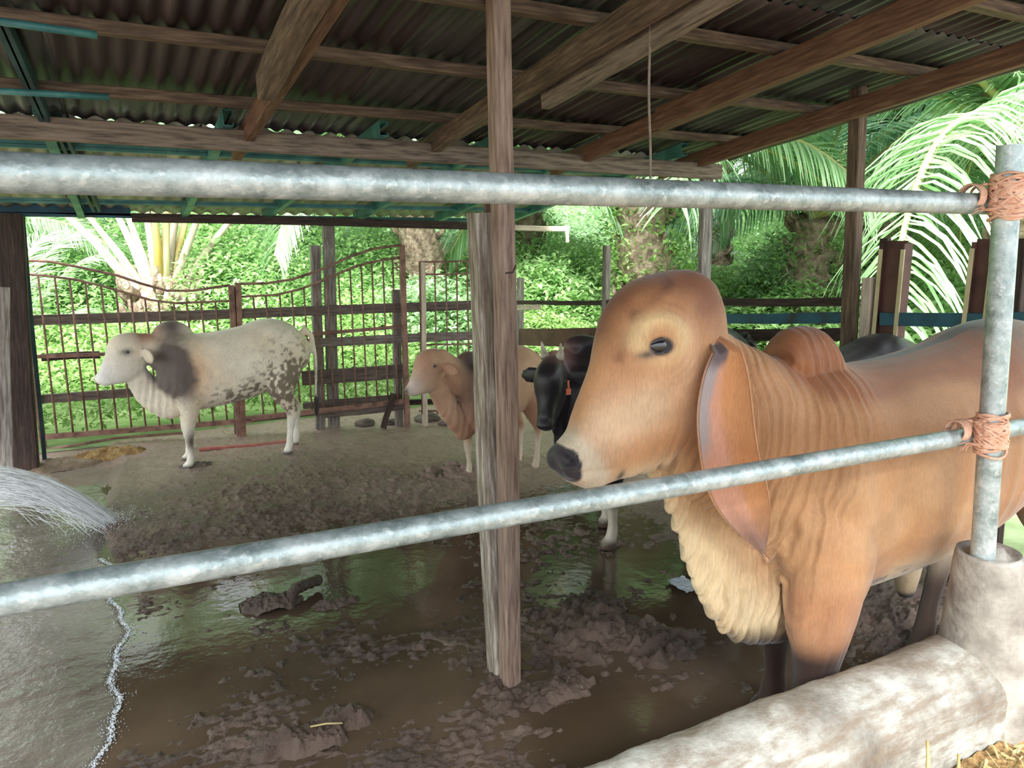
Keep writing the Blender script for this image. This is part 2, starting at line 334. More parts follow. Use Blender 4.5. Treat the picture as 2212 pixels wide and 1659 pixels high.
while x < 3.9:
    for row, (ya, yb, dz) in enumerate(((2.28, 4.50, 0), (-1.3, 2.36, .012))):
        me = corr_mesh('roof_sheet', SW+.04, ya, yb, lambda Y, d=dz: zr(Y)+.012+d)
        o = link_mesh('roof_sheet', me, M['sheet'], smooth=True); o.location = (x, 0, .004*(k % 2)); v = tint[(k*(1+row)+row*5) % 12]*random.uniform(.7, 1.1)
        o.color = (v, v, v, 1)
        tag(o, ('stained corrugated metal sheet of the main roof over the pen, down-slope row' if row == 0 else 'stained corrugated metal sheet of the main roof, upper row lapped on the lower'), 'roof sheet', 'lower row of main roof sheets' if row == 0 else 'upper row of main roof sheets')
    x += SW; k += 1
xr = x+.04
# purlins
PU = [(3.88, 'wooden purlin under the main roof, lowest one above the big beam'), (3.18, 'wooden purlin under the main roof, second up from the big beam'),
      (2.56, 'wooden purlin under the main roof, third up from the big beam'), (1.95, 'wooden purlin under the main roof, topmost at right edge of view')]
for Y, lb in PU:
    z = zr(Y)-.03; b = [3.98, 4.02, 4.0, 4.1][PU.index((Y, lb))]
    board('roof_purlin', (-2.6, Y, z), (b, Y, z+.0), .06, .045, M['purlin'], lb, 'purlin', 'wooden purlins of the main roof', wob=.006, seg=24)
# rafters (along Y, under the purlins)
RA = [(.70, 'red brown wooden rafter, leftmost, with a heavier log beside it'), (1.70, 'wooden rafter passing over the centre post'),
      (2.70, 'red brown wooden rafter between centre post and tall right post'), (3.60, 'red brown outermost rafter along the right roof edge')]
for X, lb in RA:
    off = .052+.055; w, h = .05, .10
    board('roof_rafter', (X, 4.5, zr(4.5)-off), (X, -1.2, zr(-1.2)-off), w, h, M['rafter'] if X != 1.7 else M['purlin'], lb, 'rafter', 'rafters of the main roof', wob=.004, seg=16)
# doubled pieces nailed beside rafters
a = onY(628, 0, 2.75); 
board('rafter_splice', (.64, 3.3, zr(3.3)-.135), (.62, 1.25, zr(1.25)-.14), .075, .10, M['purlin'], 'thick broken grey log end beside the leftmost rafter', 'log', wob=.008)
board('rafter_splice', (1.79, 3.05, zr(3.05)-.15), (1.79, 1.25, zr(1.25)-.15), .045, .11, M['beam'], 'pale board nailed alongside the rafter above the hanging knot', 'board')
board('rafter_splice', (2.655, 3.35, zr(3.35)-.11), (2.655, .4, zr(.4)-.11), .04, .11, M['rafter'], 'thicker red brown board nailed on the rafter at upper right', 'board')
# eave strip outside (verge board)
# big cross beam
bl = onY(-120, 252, 4.12); br_ = onY(1553, 372, 4.12)
bl.z = 2.235; br_.z = 2.205
board('roof_beam', bl - Vector((1.4, 0, 0)), br_, .06, .10, M['beam'], 'long weathered grey beam crossing the shed behind the centre post', 'beam', wob=.006, seg=30)
# posts
pb = Vector((1.30, 2.47, -.05)); 
pa = onY(1104, 1480, 2.47); pt = onY(1078, 20, 2.47)
cpost = board('wooden_post', (pa.x, pa.y, -.05), (pt.x, pt.y, zr(2.47)-.02), .066, .070, M['post'], 'square pinkish brown post standing in the mud at the centre of the pen', 'post', upv=(0, 1, 0), wob=.003, seg=20)
t = thing('wooden_post', (1.22, 2.60, 0), 'shorter pale flaking post fixed to the left of the centre post', 'post')
oa = onY(1080, 1480, 2.555); ot = onY(1040, 460, 2.56)
board('post_timber', (oa.x, oa.y, -.05), ot, .088, .085, M['oldpost'], parent=t, upv=(0, 1, 0), wob=.005, seg=20)
board('nail_plate', (ot.x+.02, 2.55, 1.77), (ot.x+.02, 2.55, 1.93), .03, .02, M['purlin'], parent=t, upv=(0, 1, 0))
# bent nail sticking from the centre post
m_ = MB(); q = onY(1093, 590, 2.40); m_.tube([q, q+Vector((0, -.05, .004)), q+Vector((.01, -.055, .03))], .0035, 6)
no_ = m_.build('nail', M['darkwood'], None); no_.parent = cpost; no_.matrix_parent_inverse = cpost.matrix_basis.inverted(); tag(no_, 'bent dark nail')
def vpost(px, ptop, pz0, X=None, Y=None, w=.07, d=.07, mat='greypost', label='', dark=None, z1=None, grp=None, topx=None):
    f = (lambda x, y: onX(x, y, X)) if X is not None else (lambda x, y: onY(x, y, Y))
    tp = f(px if topx is None else topx, ptop); bt = f(px, pz0)
    return board('wooden_post', (bt.x, bt.y, -.05), (tp.x, tp.y, tp.z if z1 is None else z1), w, d, M[mat], label, 'post', grp, upv=(0, 1, 0), wob=.003)
vpost(1855, 165, 740, X=3.68, w=.065, d=.075, mat='purlin', label='tall slender post reaching the outermost rafter at right')
vpost(1527, 362, 600, Y=4.18, w=.09, d=.045, mat='greypost', label='grey post holding up the right end of the big beam')
o = vpost(1311, 531, 640, X=3.72, w=.05, d=.06, mat='greypost', label='short grey fence post left of the big cow forehead')
vpost(1885, 600, 738, X=3.74, w=.11, d=.06, mat='paleplank', label='squat pale board post right of the tall slender post')
# eave beam and back posts
ea = onY(285, 470, 6.85); eb = onY(1035, 488, 6.55)
board('eave_beam', (ea.x, ea.y, ea.z), (eb.x+.15, eb.y, eb.z), .06, .07, M['darkwood'], 'dark weathered eave beam over the rusty gate', 'beam', wob=.004, seg=20)
e2 = onY(1222, 494, 6.4); e1 = onY(1085, 492, 6.45)
board('eave_board', e1, e2, .05, .05, M['paleplank'], 'pale short board sticking out right of the eave beam', 'board')
board('batten', e2+Vector((0, -.03, .03)), e2+Vector((0, -.03, -.13)), .03, .02, M['paleplank'], 'short pale upright batten at the end of the eave board', 'board')
# ================================================================== TEAL LEAN-TO ROOF
def zt(Y): return zr(Y)-.062
x = -2.6; k = 0
while x < 3.55:
    w = min(.8, 3.70-x)
    o = link_mesh('pale_roof_sheet', corr_mesh('pale_roof_sheet', w+.03, 4.42, 7.15, lambda Y: zt(Y)+.052, pitch=.12, amp=.012), M['palesheet'], smooth=True); o.location = (x, 0, .004*(k % 2))
    tag(o, 'pale corrugated sheet of the low back roof on teal frame', 'roof sheet', 'pale sheets of the low back roof'); x += .8; k += 1
def cchan(name, a, b, w, h, mat, label, cat, group=None, upv=(0, 0, 1), t=.004):
    a = Vector(a); b = Vector(b); X = (b-a); L = X.length; X.normalize(); y = Vector(upv).cross(X).normalized(); z = X.cross(y)
    m = MB(); m.box((L/2, 0, h/2), (L, w, t)); m.box((L/2, 0, -h/2), (L, w, t)); m.box((L/2, w/2, 0), (L, t, h))
    m.box((L/2, -w/2, h/2-.008), (L, t, .016)); m.box((L/2, -w/2, -h/2+.008), (L, t, .016))
    o = m.build(name, mat); o.matrix_basis = Matrix.Translation(a) @ Matrix((X, y, z)).transposed().to_4x4(); return tag(o, label, cat, group)
for X0, X1, lb in ((3.42, 3.62, 'rightmost'), (2.77, 2.86, 'second from right'), (2.1, 2.07, 'just right of the centre post'), (1.38, 1.27, 'just left of the centre post'), (.6, .63, 'second from left'), (-.18, -.1, 'leftmost')):
    cchan('teal_rafter', (X0, 4.04, zt(4.04)), (X1, 6.9, zt(6.9)), .045, .075, M['teal'], 'teal steel channel rafter of the back roof, '+lb, 'rafter', 'teal rafters of the back roof')
for Y, lb in ((4.75, 'nearest the big beam'), (5.6, 'in the middle'), (6.35, 'second from the eave'), (6.95, 'along the eave')):
    cchan('teal_purlin', (-2.4, Y, zt(Y)-.005), (3.68, Y, zt(Y)-.005), .05, .03, M['teal'], 'thin teal steel purlin of the back roof, '+lb, 'purlin', 'teal purlins of the back roof')
a = onY(-60, 447, 6.9); b = onY(282, 457, 6.9)
cchan('teal_beam', a, b, .05, .10, M['blue'], 'blue teal steel beam under the left end of the eave', 'beam')
a = onY(-20, 20, 3.0); b = onY(205, 470, 5.6)
cchan('teal_brace', onY(-6, 20, 3.25), onY(96, 250, 4.1), .06, .04, M['tealdark'], 'dark teal slanting brace at the upper left, upper length', 'brace', upv=(1, 0, 0))
cchan('teal_brace', onY(120, 255, 4.3), onY(208, 450, 6.2), .05, .05, M['tealdark'], 'dark teal slanting brace at the left, lower length below the beam', 'brace', upv=(1, 0, 0))
def pipe(name, a, b, r, mat, label, cat, group=None, n=20, parent=None):
    m = MB(); m.tube([a, (Vector(a)+Vector(b))/2, b], r, n); o = m.build(name, mat, parent, True)
    return tag(o, label, cat, group)
pipe('teal_bar', onY(-30, 42, 2.9), onY(210, 76, 2.9), .012, M['teal'], 'short pale teal bar under the roof at top left', 'bar')
pipe('teal_bar', onY(-30, 195, 3.7), onY(236, 210, 3.7), .013, M['teal'], 'short teal bar below the purlins at left edge', 'bar')
# hanging rope, hanging knot
m_ = MB(); r0 = onY(1402, 0, 2.3); r1 = onY(1404, 385, 2.3)
m_.tube([Vector((r0.x, 2.3, zr(2.3)))]+[r0.lerp(r1, t)+Vector((.003*math.sin(t*9), 0, 0)) for t in np.linspace(.1, 1, 12)], .0045, 6)
m_.build('rope', M['rope'], smooth=True); tag(bpy.data.objects['rope'], 'thin grey rope hanging straight down from the roof', 'rope')
m_ = MB(); k0 = onY(1203, 108, 3.0); 
for i in range(7): m_.tube([k0+Vector((.02*math.sin(i*2.1+t*5)*t, .01*math.cos(i), -.11*t*(1-.06*i))) for t in np.linspace(0, 1, 6)], .005, 6)
m_.sphere(k0, .018); m_.build('rope_knot', M['rope'], smooth=True); tag(bpy.data.objects['rope_knot'], 'frayed rope end knotted on the pale rafter board', 'rope')

# ================================================================== STEEL PIPE RAIL
YF = 1.30
def pr(name, pts, r, label, n=28):
    m = MB(); m.tube(pts, r, n); o = m.build(name, M['galv'], None, True); return tag(o, label, 'pipe', 'galvanised pipes of the front rail')
A0 = onY(-60, 370, YF); A1 = onY(2135, 441, YF); d_ = (A1-A0).normalized()
pr('rail_pipe', [A0-d_*.5, A0, A0.lerp(A1, .3), A0.lerp(A1, .6), A1, A1+d_*.7], .0285, 'thick galvanised upper rail pipe across the whole picture')
B0 = onY(-10, 1298, YF); B1 = onY(2095, 941, YF); d_ = (B1-B0).normalized()
pr('rail_pipe', [B0-d_*.5, B0, B0.lerp(B1, .35), B0.lerp(B1, .7), B1, B1+d_*.7], .0255, 'galvanised lower rail pipe rising from bottom left to right')
V0 = onY(2123, 1195, YF-.058); V1 = onY(2183, 312, YF-.058)
m_ = MB(); m_.tube([V0-Vector((0, 0, .03)), V0, V0.lerp(V1, .5), V1], .033, 28, cap=False); m_.tube([V0, V0.lerp(V1, .5), V1-Vector((0, 0, .0005))], .029, 28)
o = m_.build('pipe_post', M['galv'], None, True); tag(o, 'upright galvanised pipe post set in the round concrete footing', 'pipe')
def binding(c, ax, label, rp, seed):
    rnd = random.Random(seed); m = MB(); ax = Vector(ax).normalized(); n1 = Vector((0, 1, 0)); n2 = ax.cross(n1).normalized(); n1 = n2.cross(ax)
    hx = Vector((1, 0, 0))
    for k in range(38):
        h0 = rnd.uniform(-.052, .052); tl = rnd.uniform(-.02, .02); ph = rnd.uniform(0, 6.28); R = .036+rnd.uniform(0, .007); pts = []
        for t in np.linspace(0, 1, 26):
            a = 2*PI*t+ph; bulge = .022*max(0, -math.sin(a))
            pts.append(Vector(c)+ax*(h0+tl*math.sin(a+ph)+.002*math.sin(3*a+ph))+(n2*math.cos(a)*(R)+n1*(-math.sin(a)*-1*R-bulge*0)))
        m.tube(pts, rnd.uniform(.003, .0046), 6)
    for k in range(12):     # diagonal lashings crossing over the post
        sg = 1 if k % 2 else -1; pts = []; ph = rnd.uniform(0, 6.28); R = .041+rnd.uniform(0, .003)
        for t in np.linspace(0, 1, 26): a = 2*PI*t; pts.append(Vector(c)+ax*(sg*rnd.uniform(.030, .036)*math.sin(a+ph))+n2*(R*math.cos(a))+n1*(R*math.sin(a)))
        m.tube(pts, .0034, 6)
    for k in range(8):      # figure-of-eight turns going round the rail behind the post
        sg = 1 if k % 2 else -1; pts = []
        for t in np.linspace(0, 1, 26): a = 2*PI*t; pts.append(Vector(c)+Vector((sg*.045*math.cos(a), .028+.066*math.sin(a), .034*math.cos(a)+rnd.uniform(-.001, .001))))
        m.tube(pts, .0034, 6)
    for k in range(5):     # loop round the horizontal rail
        o_ = -.052-.006*k+rnd.uniform(-.002, .002); pts = []
        for t in np.linspace(0, 1, 20):
            a = 2*PI*t; pts.append(Vector(c)+hx*(o_+.004*math.sin(a))+Vector((0, .058, 0))+Vector((0, math.cos(a)*(rp+.005), math.sin(a)*(rp+.005))))
        m.tube(pts, .0035, 6)
    for k in range(6):     # frayed ends
        p = Vector(c)+hx*-.06+Vector((0, .02, -.035)); q = p+Vector((-rnd.uniform(.01, .05), rnd.uniform(-.01, .02), rnd.uniform(-.02, .012))); m.tube([p, (p+q)/2+Vector((0, 0, .006)), q], .0014, 5)
    o = m.build('twine_binding', M['twine'], None, True, loc=c); return tag(o, label, 'twine', 'twine bindings on the pipe post')
axp = V1-V0
t1 = (onY(2172, 425, YF-.058).z-V0.z)/(V1.z-V0.z); t2 = (onY(2140, 935, YF-.058).z-V0.z)/(V1.z-V0.z)
binding(V0.lerp(V1, t1), axp, 'peach twine binding at the upper pipe joint', .0285, 3)
binding(V0.lerp(V1, t2), axp, 'peach twine binding at the lower pipe joint', .0255, 8)
# ================================================================== CONCRETE KERB, FOOTING
def kerb():
    xs = np.concatenate([np.linspace(-3, 0, 10)[:-1], np.linspace(0, 2.9, 260), np.linspace(2.9, 7, 14)[1:]])
    prof = []
    # (y, z): from outer foot, up over rounded top, down pen side
    for t in np.linspace(0, 1, 16): prof.append((-.24+.04*t, -.3+.62*t))
    for t in np.linspace(0, 1, 22)[1:]:
        a = PI*(1-t); prof.append((-.055+.145*math.cos(a), .32+ .175*math.sin(a)**.85 if t < 1 else .32))
    for t in np.linspace(0, 1, 8)[1:]: prof.append((.09+.01*t, .32-.4*t))
    V = []; 
    for X in xs:
        for (y, z) in prof: V.append((X, y+1.33, z+.03))
    V = np.array(V); n = fbm(V, .35, 4)-.5; n2 = fbm(V*[1, 1, 1], .05, 3)-.5
    V[:, 2] += .03*n+.008*n2; V[:, 1] += .03*n*.6+.006*n2
    # flare where the footing meets the kerb
    m = len(prof); i, j = np.meshgrid(np.arange(len(xs)-1), np.arange(m-1), indexing='ij'); a = (i*m+j).ravel()
    V = V-[0, 1.33, 0]
    o = link_mesh('concrete_kerb', fast_mesh('concrete_kerb', V, np.stack([a, a+1, a+m+1, a+m], 1)), M['concrete'], smooth=True); o.location = (0, 1.33, 0)
    o['kind'] = 'structure'; o.name = 'wall_front'
kerb()
def footing():
    c = Vector((V0.x+.045, V0.y+.008, 0)); V = []; n = 72
    zs = [-.1, .2, .35, .42, .47, .52, .57, .62, .67, .71, .74, .755]; rs = [.165, .155, .146, .138, .130, .122, .114, .106, .099, .095, .092, .086]
    prof = list(zip(rs, zs))+[(.075, .745), (.062, .742), (.05, .75), (.04, .765), (.0, .765)]
    zk = (V0.z+.004)/.762
    for r, z in prof:
        for k in range(n): a = 2*PI*k/n; V.append((r*math.cos(a)+.95*(max(r, .086)-.086), r*math.sin(a), z*zk))
    V = np.array(V); nn_ = fbm(V+5, .12, 4)-.5; V[:, :2] *= (1+.10*nn_[:, None]); V[:, 2] += .012*nn_
    m = len(prof); i, j = np.meshgrid(np.arange(m-1), np.arange(n), indexing='ij'); a = (i*n+j).ravel(); b = (i*n+(j+1) % n).ravel()
    me = fast_mesh('concrete_footing', V, np.stack([a, b, b+n, a+n], 1))
    o = link_mesh('concrete_footing', me, M['concrete2'], smooth=True); o.location = c
    tag(o, 'round cast concrete footing around the pipe post at right', 'footing')
M['concrete2'] = noisy('cast concrete footing', [s2l(104, 96, 88), s2l(152, 146, 136), s2l(188, 184, 174)], scale=7, rough=.75, bump=.6, bscale=35, dist=.01)
footing()
# straw covered feed ledge in front of the kerb
def feed():
    nx, ny = 160, 60; X, Y = np.meshgrid(np.linspace(1.2, 4.2, nx), np.linspace(.3, 1.12, ny), indexing='ij')
    p = np.stack([X.ravel(), Y.ravel(), np.zeros(nx*ny)], 1); Z = .27+.05*(fbm(p, .3, 4)-.5)*2+.02*(fbm(p, .03, 2)-.5)*2
    p[:, 2] = Z; a = (np.arange(nx-1)[:, None]*ny+np.arange(ny-1)).ravel()
    o = link_mesh('feed_bed', fast_mesh('feed_bed', p, np.stack([a, a+ny, a+ny+1, a+1], 1)), M['straw'], smooth=True); tag(o, 'tan layer of chopped feed lying outside the concrete kerb', 'feed', kind='stuff')
    V = []; Fq = []; rs = RNG
    for k in range(2600):
        x, y = rs.uniform(1.5, 3.2), rs.uniform(.5, 1.09); i = rs.randint(0, nx*ny); z = .27+.05*(fbm(np.array([[x, y, 0.]]), .3, 4)[0]-.5)*2+.008
        a = rs.uniform(0, 2*PI); L = rs.uniform(.01, .05); w = rs.uniform(.0012, .004); e = rs.uniform(-.3, .5)
        d = np.array([math.cos(a)*L, math.sin(a)*L, e*L]); q = np.array([-math.sin(a)*w, math.cos(a)*w, w*.5]); c = np.array([x, y, z]); b = len(V)
        V += [c-q, c+q, c+q+d, c-q+d]; Fq.append((b, b+1, b+2, b+3))
    o = link_mesh('straw', fast_mesh('straw', V, Fq), M['strawbit']); tag(o, 'loose straw stalks scattered on the feed', 'straw', kind='stuff')
M['strawbit'] = noisy('dry straw stalk', [s2l(150, 130, 80), s2l(210, 196, 140)], scale=5, rough=.7, bump=0)
feed()
for q, (px, py, l_) in enumerate(((2005, 1600, 'upright green-brown stalk leaning on the kerb'), (2068, 1628, 'pale straw stalk right of the upright stalk'))):
    b = onY(px, py+70, 1.06); t_ = onY(px-2+5*q, py, 1.09); m_ = MB(); m_.tube([b, b.lerp(t_, .5)+Vector((.002, 0, 0)), t_], [.006, .005, .0035], 8)
    o = m_.build('stalk', M['strawbit'], None, True); tag(o, l_, 'straw stalk')

# ================================================================== BACK GATE
g0 = Vector((-.65, 7.45, 0)); g1 = Vector((2.37, 6.64, 0)); gd = (g1-g0).normalized(); gn = Vector((-gd.y, gd.x, 0))
def G(px, py, off=0.):
    r = ray(px, py); t = ((g0+gn*off).x*gn.x+(g0+gn*off).y*gn.y)/(r[0]*gn.x+r[1]*gn.y); return Vector(CC+r*t)
def gl(px, py, off=0.): return G(px, py, off)
def poly(pts, off=0): return [G(x_, y_, off) for x_, y_ in pts]
def interp_y(pts, x):
    for (a, b), (c, d) in zip(pts, pts[1:]):
        if a <= x <= c: return b+(d-b)*(x-a)/(c-a)
    return pts[0][1] if x < pts[0][0] else pts[-1][1]
def gateleaf(label, tl, bl, tr_, br, c1, c2, bars, botL, botR, mid, thin=None):
    base = G(*bl); base.z = 0; t = thing('gate_leaf', base, label, 'gate', 'two leaves of the rusty gate'); L = tuple(base)
    def add(mb, nm, smooth=False):
        o = mb.build(nm, M['rust'], t, smooth, None); o.data.transform(Matrix.Translation(-Vector(L))); return o
    m = MB(); m.bar(G(*tl), G(*bl), .045, .045, (0, 1, 0)); add(m, 'stile')
    m = MB(); m.bar(G(*tr_), G(*br), .045, .045, (0, 1, 0)); add(m, 'stile')
    m = MB(); m.tube(poly(c1), .011, 8); add(m, 'curved_top_rail', True)
    m = MB(); m.tube(poly(c2), .010, 8); add(m, 'curved_lower_rail', True)
    m = MB(); m.bar(G(*botL), G(*botR), .03, .045); add(m, 'bottom_rail')
    if mid: m = MB(); m.bar(G(*mid[0]), G(*mid[1]), .02, .03); add(m, 'middle_rail')
    for (xt, xb) in bars:
        yt = interp_y(c2, xt); yb = botL[1]+(botR[1]-botL[1])*(xb-botL[0])/(botR[0]-botL[0])+3
        m = MB(); m.tube([G(xt, yt), G((xt+xb)/2, (yt+yb)/2), G(xb, yb)], .0085, 6); add(m, 'bar', True)
    if thin: m = MB(); m.tube(poly(thin), .012, 6); add(m, 'drop_bar', True)
    return t
c1 = [(44, 562), (108, 565), (181, 579), (253, 595), (307, 613), (361, 628), (416, 628), (497, 616)]; c2 = [(50, 592), (94, 595), (163, 604), (217, 617), (271, 632), (325, 648), (380, 655), (497, 650)]
def xb(x, y0=620, y1=945): return x+(1106-x)*.00011*(y1-y0)*1.15
gateleaf('left leaf of the rusty steel gate behind the cream cow', (40, 560), (95, 966), (499, 616), (517, 955), c1, c2, [(x_, xb(x_)) for x_ in (82, 118, 150, 184, 218, 250, 282, 313, 342, 375, 403, 434, 465)], (72, 946), (545, 908), ((66, 771), (230, 765)), [(83, 973), (160, 962), (253, 946), (400, 935)])
c1 = [(518, 613), (578, 612), (633, 603), (700, 580), (752, 556), (808, 537), (868, 529)]; c2 = [(520, 641), (596, 637), (651, 624), (677, 614), (726, 593), (771, 574), (819, 563), (868, 556)]
gateleaf('right leaf of the rusty steel gate rising to the right', (514, 611), (526, 950), (868, 529), (880, 928), c1, c2, [(x_, xb(x_)) for x_ in (547, 574, 604, 630, 656, 682, 706, 731, 756, 780, 803, 827, 848)], (530, 905), (880, 866), ((650, 724), (873, 705)))
# planks behind the gate
for (a, b, w, lb, mt) in (((62, 692), (1022, 660), .085, 'long grey plank along the top of the gate', 'darkgrey'), ((84, 862), (560, 830), .075, 'dark plank low behind the left gate leaf', 'darkgrey'), ((655, 741), (1022, 725), .08, 'pale plank in the middle of the right gate leaf', 'greypost'),
                          ((652, 818), (880, 800), .13, 'wide brown slatted plank low on the right gate leaf', 'darkgrey'), ((655, 876), (868, 858), .06, 'narrow plank below the wide slatted one', 'darkgrey'), ((545, 905), (720, 888), .05, 'low plank at the foot of the gate', 'darkgrey'), ((700, 895), (885, 876), .07, 'lowest plank at the foot of the right gate leaf', 'darkgrey'), ((880, 870), (1030, 862), .05, 'dark lowest board left of the centre post', 'darkwood'), ((90, 772), (215, 766), .06, 'dark plank in front of the cream cow nose', 'darkwood')):
    board('fence_plank', G(*a, .05), G(*b, .05), .03, w, M[mt], lb, 'plank', 'planks on the back gate')
for (xt, yt, xb_, mt, w, lb, off) in ((681, 530, 692, 'greypost', .085, 'grey post left of the taller post behind the gate', .12), (708, 478, 722, 'greypost', .10, 'tall grey post from the gate up to the eave beam', .13), (855, 626, 862, 'greypost', .07, 'short pale post at the right end of the gate', .08), (505, 620, 512, 'darkwood', .04, 'dark post between the two gate leaves', .08), (912, 566, 918, 'paleplank', .04, 'thin pale pink post left of the calf horns', .0)):
    tp = G(xt, yt, off); bt = G(xb_, 935, off); board('fence_post', (bt.x, bt.y, -.05), tp, w, .06, M[mt], lb, 'post', 'posts of the back fence', upv=(0, 1, 0))
# slanting prop under the gate
board('prop', G(850, 850, -.02), G(828, 925, -.04), .05, .03, M['darkwood'], 'short slanting prop at the foot of the gate', 'prop', upv=(0, 1, 0))
# wire panel right of the gate
t = thing('wire_panel', G(905, 930), 'thin rusty mesh panel between gate and centre post', 'panel'); t.location.z = 0; L = Vector(t.location)
for x_ in (906, 939, 963, 986, 1009, 1032):
    m = MB(); m.tube([G(x_, 566), G(x_+3, 740), G(x_+6, 895)], .008, 6); o = m.build('bar', M['rust'], t, True); o.data.transform(Matrix.Translation(-L))
for y_ in (566, 593, 745, 888):
    m = MB(); m.tube([G(905, y_), G(970, y_-1), G(1040, y_-3)], .009, 6); o = m.build('cross_bar', M['rust'], t, True); o.data.transform(Matrix.Translation(-L))
# leftmost heavy post
board('wooden_post', (onz(62, 1012).x-.02, onz(62, 1012).y, -.05), onY(20, 462, 6.85), .17, .13, M['darkwood'], 'thick dark post at the left end of the gate', 'post', upv=(0, 1, 0))
board('steel_stub', onY(66, 1010, 6.8)-Vector((0, 0, .05)), onY(62, 930, 6.8), .11, .05, M['tealdark'], 'dark blue steel stub at the foot of the left post', 'post', upv=(0, 1, 0))
board('grey_board', onY(22, 985, 6.2)-Vector((.05, 0, .14)), onY(2, 620, 6.2), .10, .02, M['greypost'], 'pale grey board leaning on the dark left post', 'board', upv=(0, 1, 0))
board('teal_stake', onY(49, 600, 6.95)-Vector((0, 0, 1.46)), onY(47, 455, 6.95), .03, .03, M['tealdark'], 'thin dark teal upright at the top of the left post', 'post', upv=(0, 1, 0))
# ================================================================== RIGHT SIDE FENCE
XS = 3.72
def srail(a, b, h, mat, label, off=0., w=.03): return board('fence_rail', onX(*a, XS+off), onX(*b, XS+off), w, h, M[mat], label, 'rail', 'rails of the right side fence')
srail((1118, 654), (1300, 654), .04, 'darkwood', 'dark top rail between centre post and short grey post')
srail((1300, 654), (1560, 650), .05, 'darkwood', 'dark top rail hidden behind the cow forehead')
srail((1540, 653), (1845, 652), .05, 'darkwood', 'dark top rail running up to the tall slender post')
srail((1500, 688), (1845, 687), .065, 'blue', 'blue steel rail left of the tall slender post', -.02)
srail((1500, 724), (1845, 722), .075, 'darkwood', 'dark broad rail just above the big cow back')
srail((1903, 690), (2300, 690), .07, 'blue', 'blue steel rail with rust spots right of the tall post')
srail((1146, 868), (1345, 915), .035, 'darkwood', 'upper low rail left of the big cow muzzle')
srail((1146, 900), (1345, 950), .03, 'darkwood', 'lower low rail left of the big cow muzzle')
board('pale_board', onX(1118, 664, XS-.06), onX(1168, 664, XS-.06), .02, .05, M['paleplank'], 'short pale board end right of the centre post', 'board')
vpost(1124, 600, 700, X=3.76, w=.06, d=.05, mat='greypost', label='grey corner post just right of the centre post')
vpost(1210, 870, 930, X=3.6, w=.04, d=.05, mat='oldpost', label='small pale stake below the black bull')
def ibeam(px, top, w, label, mat='redbrown', X=3.74):
    p = onX(px, top, X); t = thing('steel_post', (p.x, p.y, 0), label, 'post')
    m = MB(); m.box((0, 0, p.z/2), (.012, w, p.z)); m.box((0, -w/2, p.z/2), (.07, .012, p.z-.03)); m.box((0, w/2, p.z/2), (.07, .012, p.z-.03)); web = m.build('web', M[mat], t)
    for s_ in (-1, 1):
        m = MB(); m.box((-.037, s_*w/2, p.z/2-.02), (.006, .022, p.z-.05)); m.build('edge_strip', M['cream'], web)
ibeam(1938, 520, .13, 'brown steel post with cream edges right of the pale board post')
ibeam(2135, 516, .10, 'dark brown steel post behind the pipe post')
vpost(1912, 515, 700, X=3.78, w=.035, d=.05, mat='darkwood', label='dark upright strip left of the brown steel post')
vpost(2212, 515, 700, X=3.74, w=.05, d=.05, mat='darkwood', label='dark upright at the right picture edge')
board('white_panel', onX(2203, 650, 3.9), onX(2235, 650, 3.9), .03, .14, M['paleplank'], 'small white panel at the right picture edge', 'panel')
# ================================================================== CATTLE
def cr(pts, sub):
    """catmull-rom over rows of an array"""
    P_ = np.asarray(pts, float); n = len(P_); out = []
    for i in range(n-1):
        p0, p1, p2, p3 = P_[max(i-1, 0)], P_[i], P_[i+1], P_[min(i+2, n-1)]
        for k in range(sub):
            t = k/sub; out.append(.5*((2*p1)+(-p0+p2)*t+(2*p0-5*p1+4*p2-p3)*t*t+(-p0+3*p1-3*p2+p3)*t**3))
    out.append(P_[-1]); return np.array(out)
def loft_planar(secs, n=28, sub=5, ex=2.):
    """secs rows: Tx,Tz,Bx,Bz,y,w[,q] section in the x-z plane from T to B, half width w, widest part at fraction q from T"""
    S = cr([list(s)+([.5] if len(s) < 7 else []) for s in secs], sub); V = []; Fq = []
    for s in S:
        T = np.array([s[0], s[4], s[1]]); B = np.array([s[2], s[4], s[3]]); q = s[6]; c = T*(1-q)+B*q
        for j in range(n):
            a = 2*PI*j/n; ca, sa = math.cos(a), math.sin(a)
            u = np.sign(ca)*abs(ca)**(2/ex); v = np.sign(sa)*abs(sa)**(2/ex)
            V.append(c+(T-c)*max(u, 0)+(B-c)*max(-u, 0)+np.array([0, s[5]*v, 0]))
    m = len(S)
    for k in range(m-1):
        for j in range(n): a = k*n+j; b = k*n+(j+1) % n; Fq.append((a, b, b+n, a+n))
    V.append(np.mean(V[:n], 0)); V.append(np.mean(V[(m-1)*n:m*n], 0))
    for j in range(n): Fq.append((len(V)-2, (j+1) % n, j)); Fq.append((len(V)-1, (m-1)*n+j, (m-1)*n+(j+1) % n))
    return V, Fq
def loft_leg(secs, n=18, sub=4):
    """rows: x,y,z,rx,ry horizontal ellipses"""
    S = cr(secs, sub); V = []; Fq = []
    for s in S:
        for j in range(n): a = 2*PI*j/n; V.append((s[0]+s[3]*math.cos(a), s[1]+s[4]*math.sin(a), s[2]))
    m = len(S)
    for k in range(m-1):
        for j in range(n): a = k*n+j; b = k*n+(j+1) % n; Fq.append((a, b, b+n, a+n))
    V.append(tuple(np.mean(V[:n], 0))); V.append(tuple(np.mean(V[(m-1)*n:m*n], 0)))
    for j in range(n): Fq.append((len(V)-2, (j+1) % n, j)); Fq.append((len(V)-1, (m-1)*n+j, (m-1)*n+(j+1) % n))
    return V, Fq
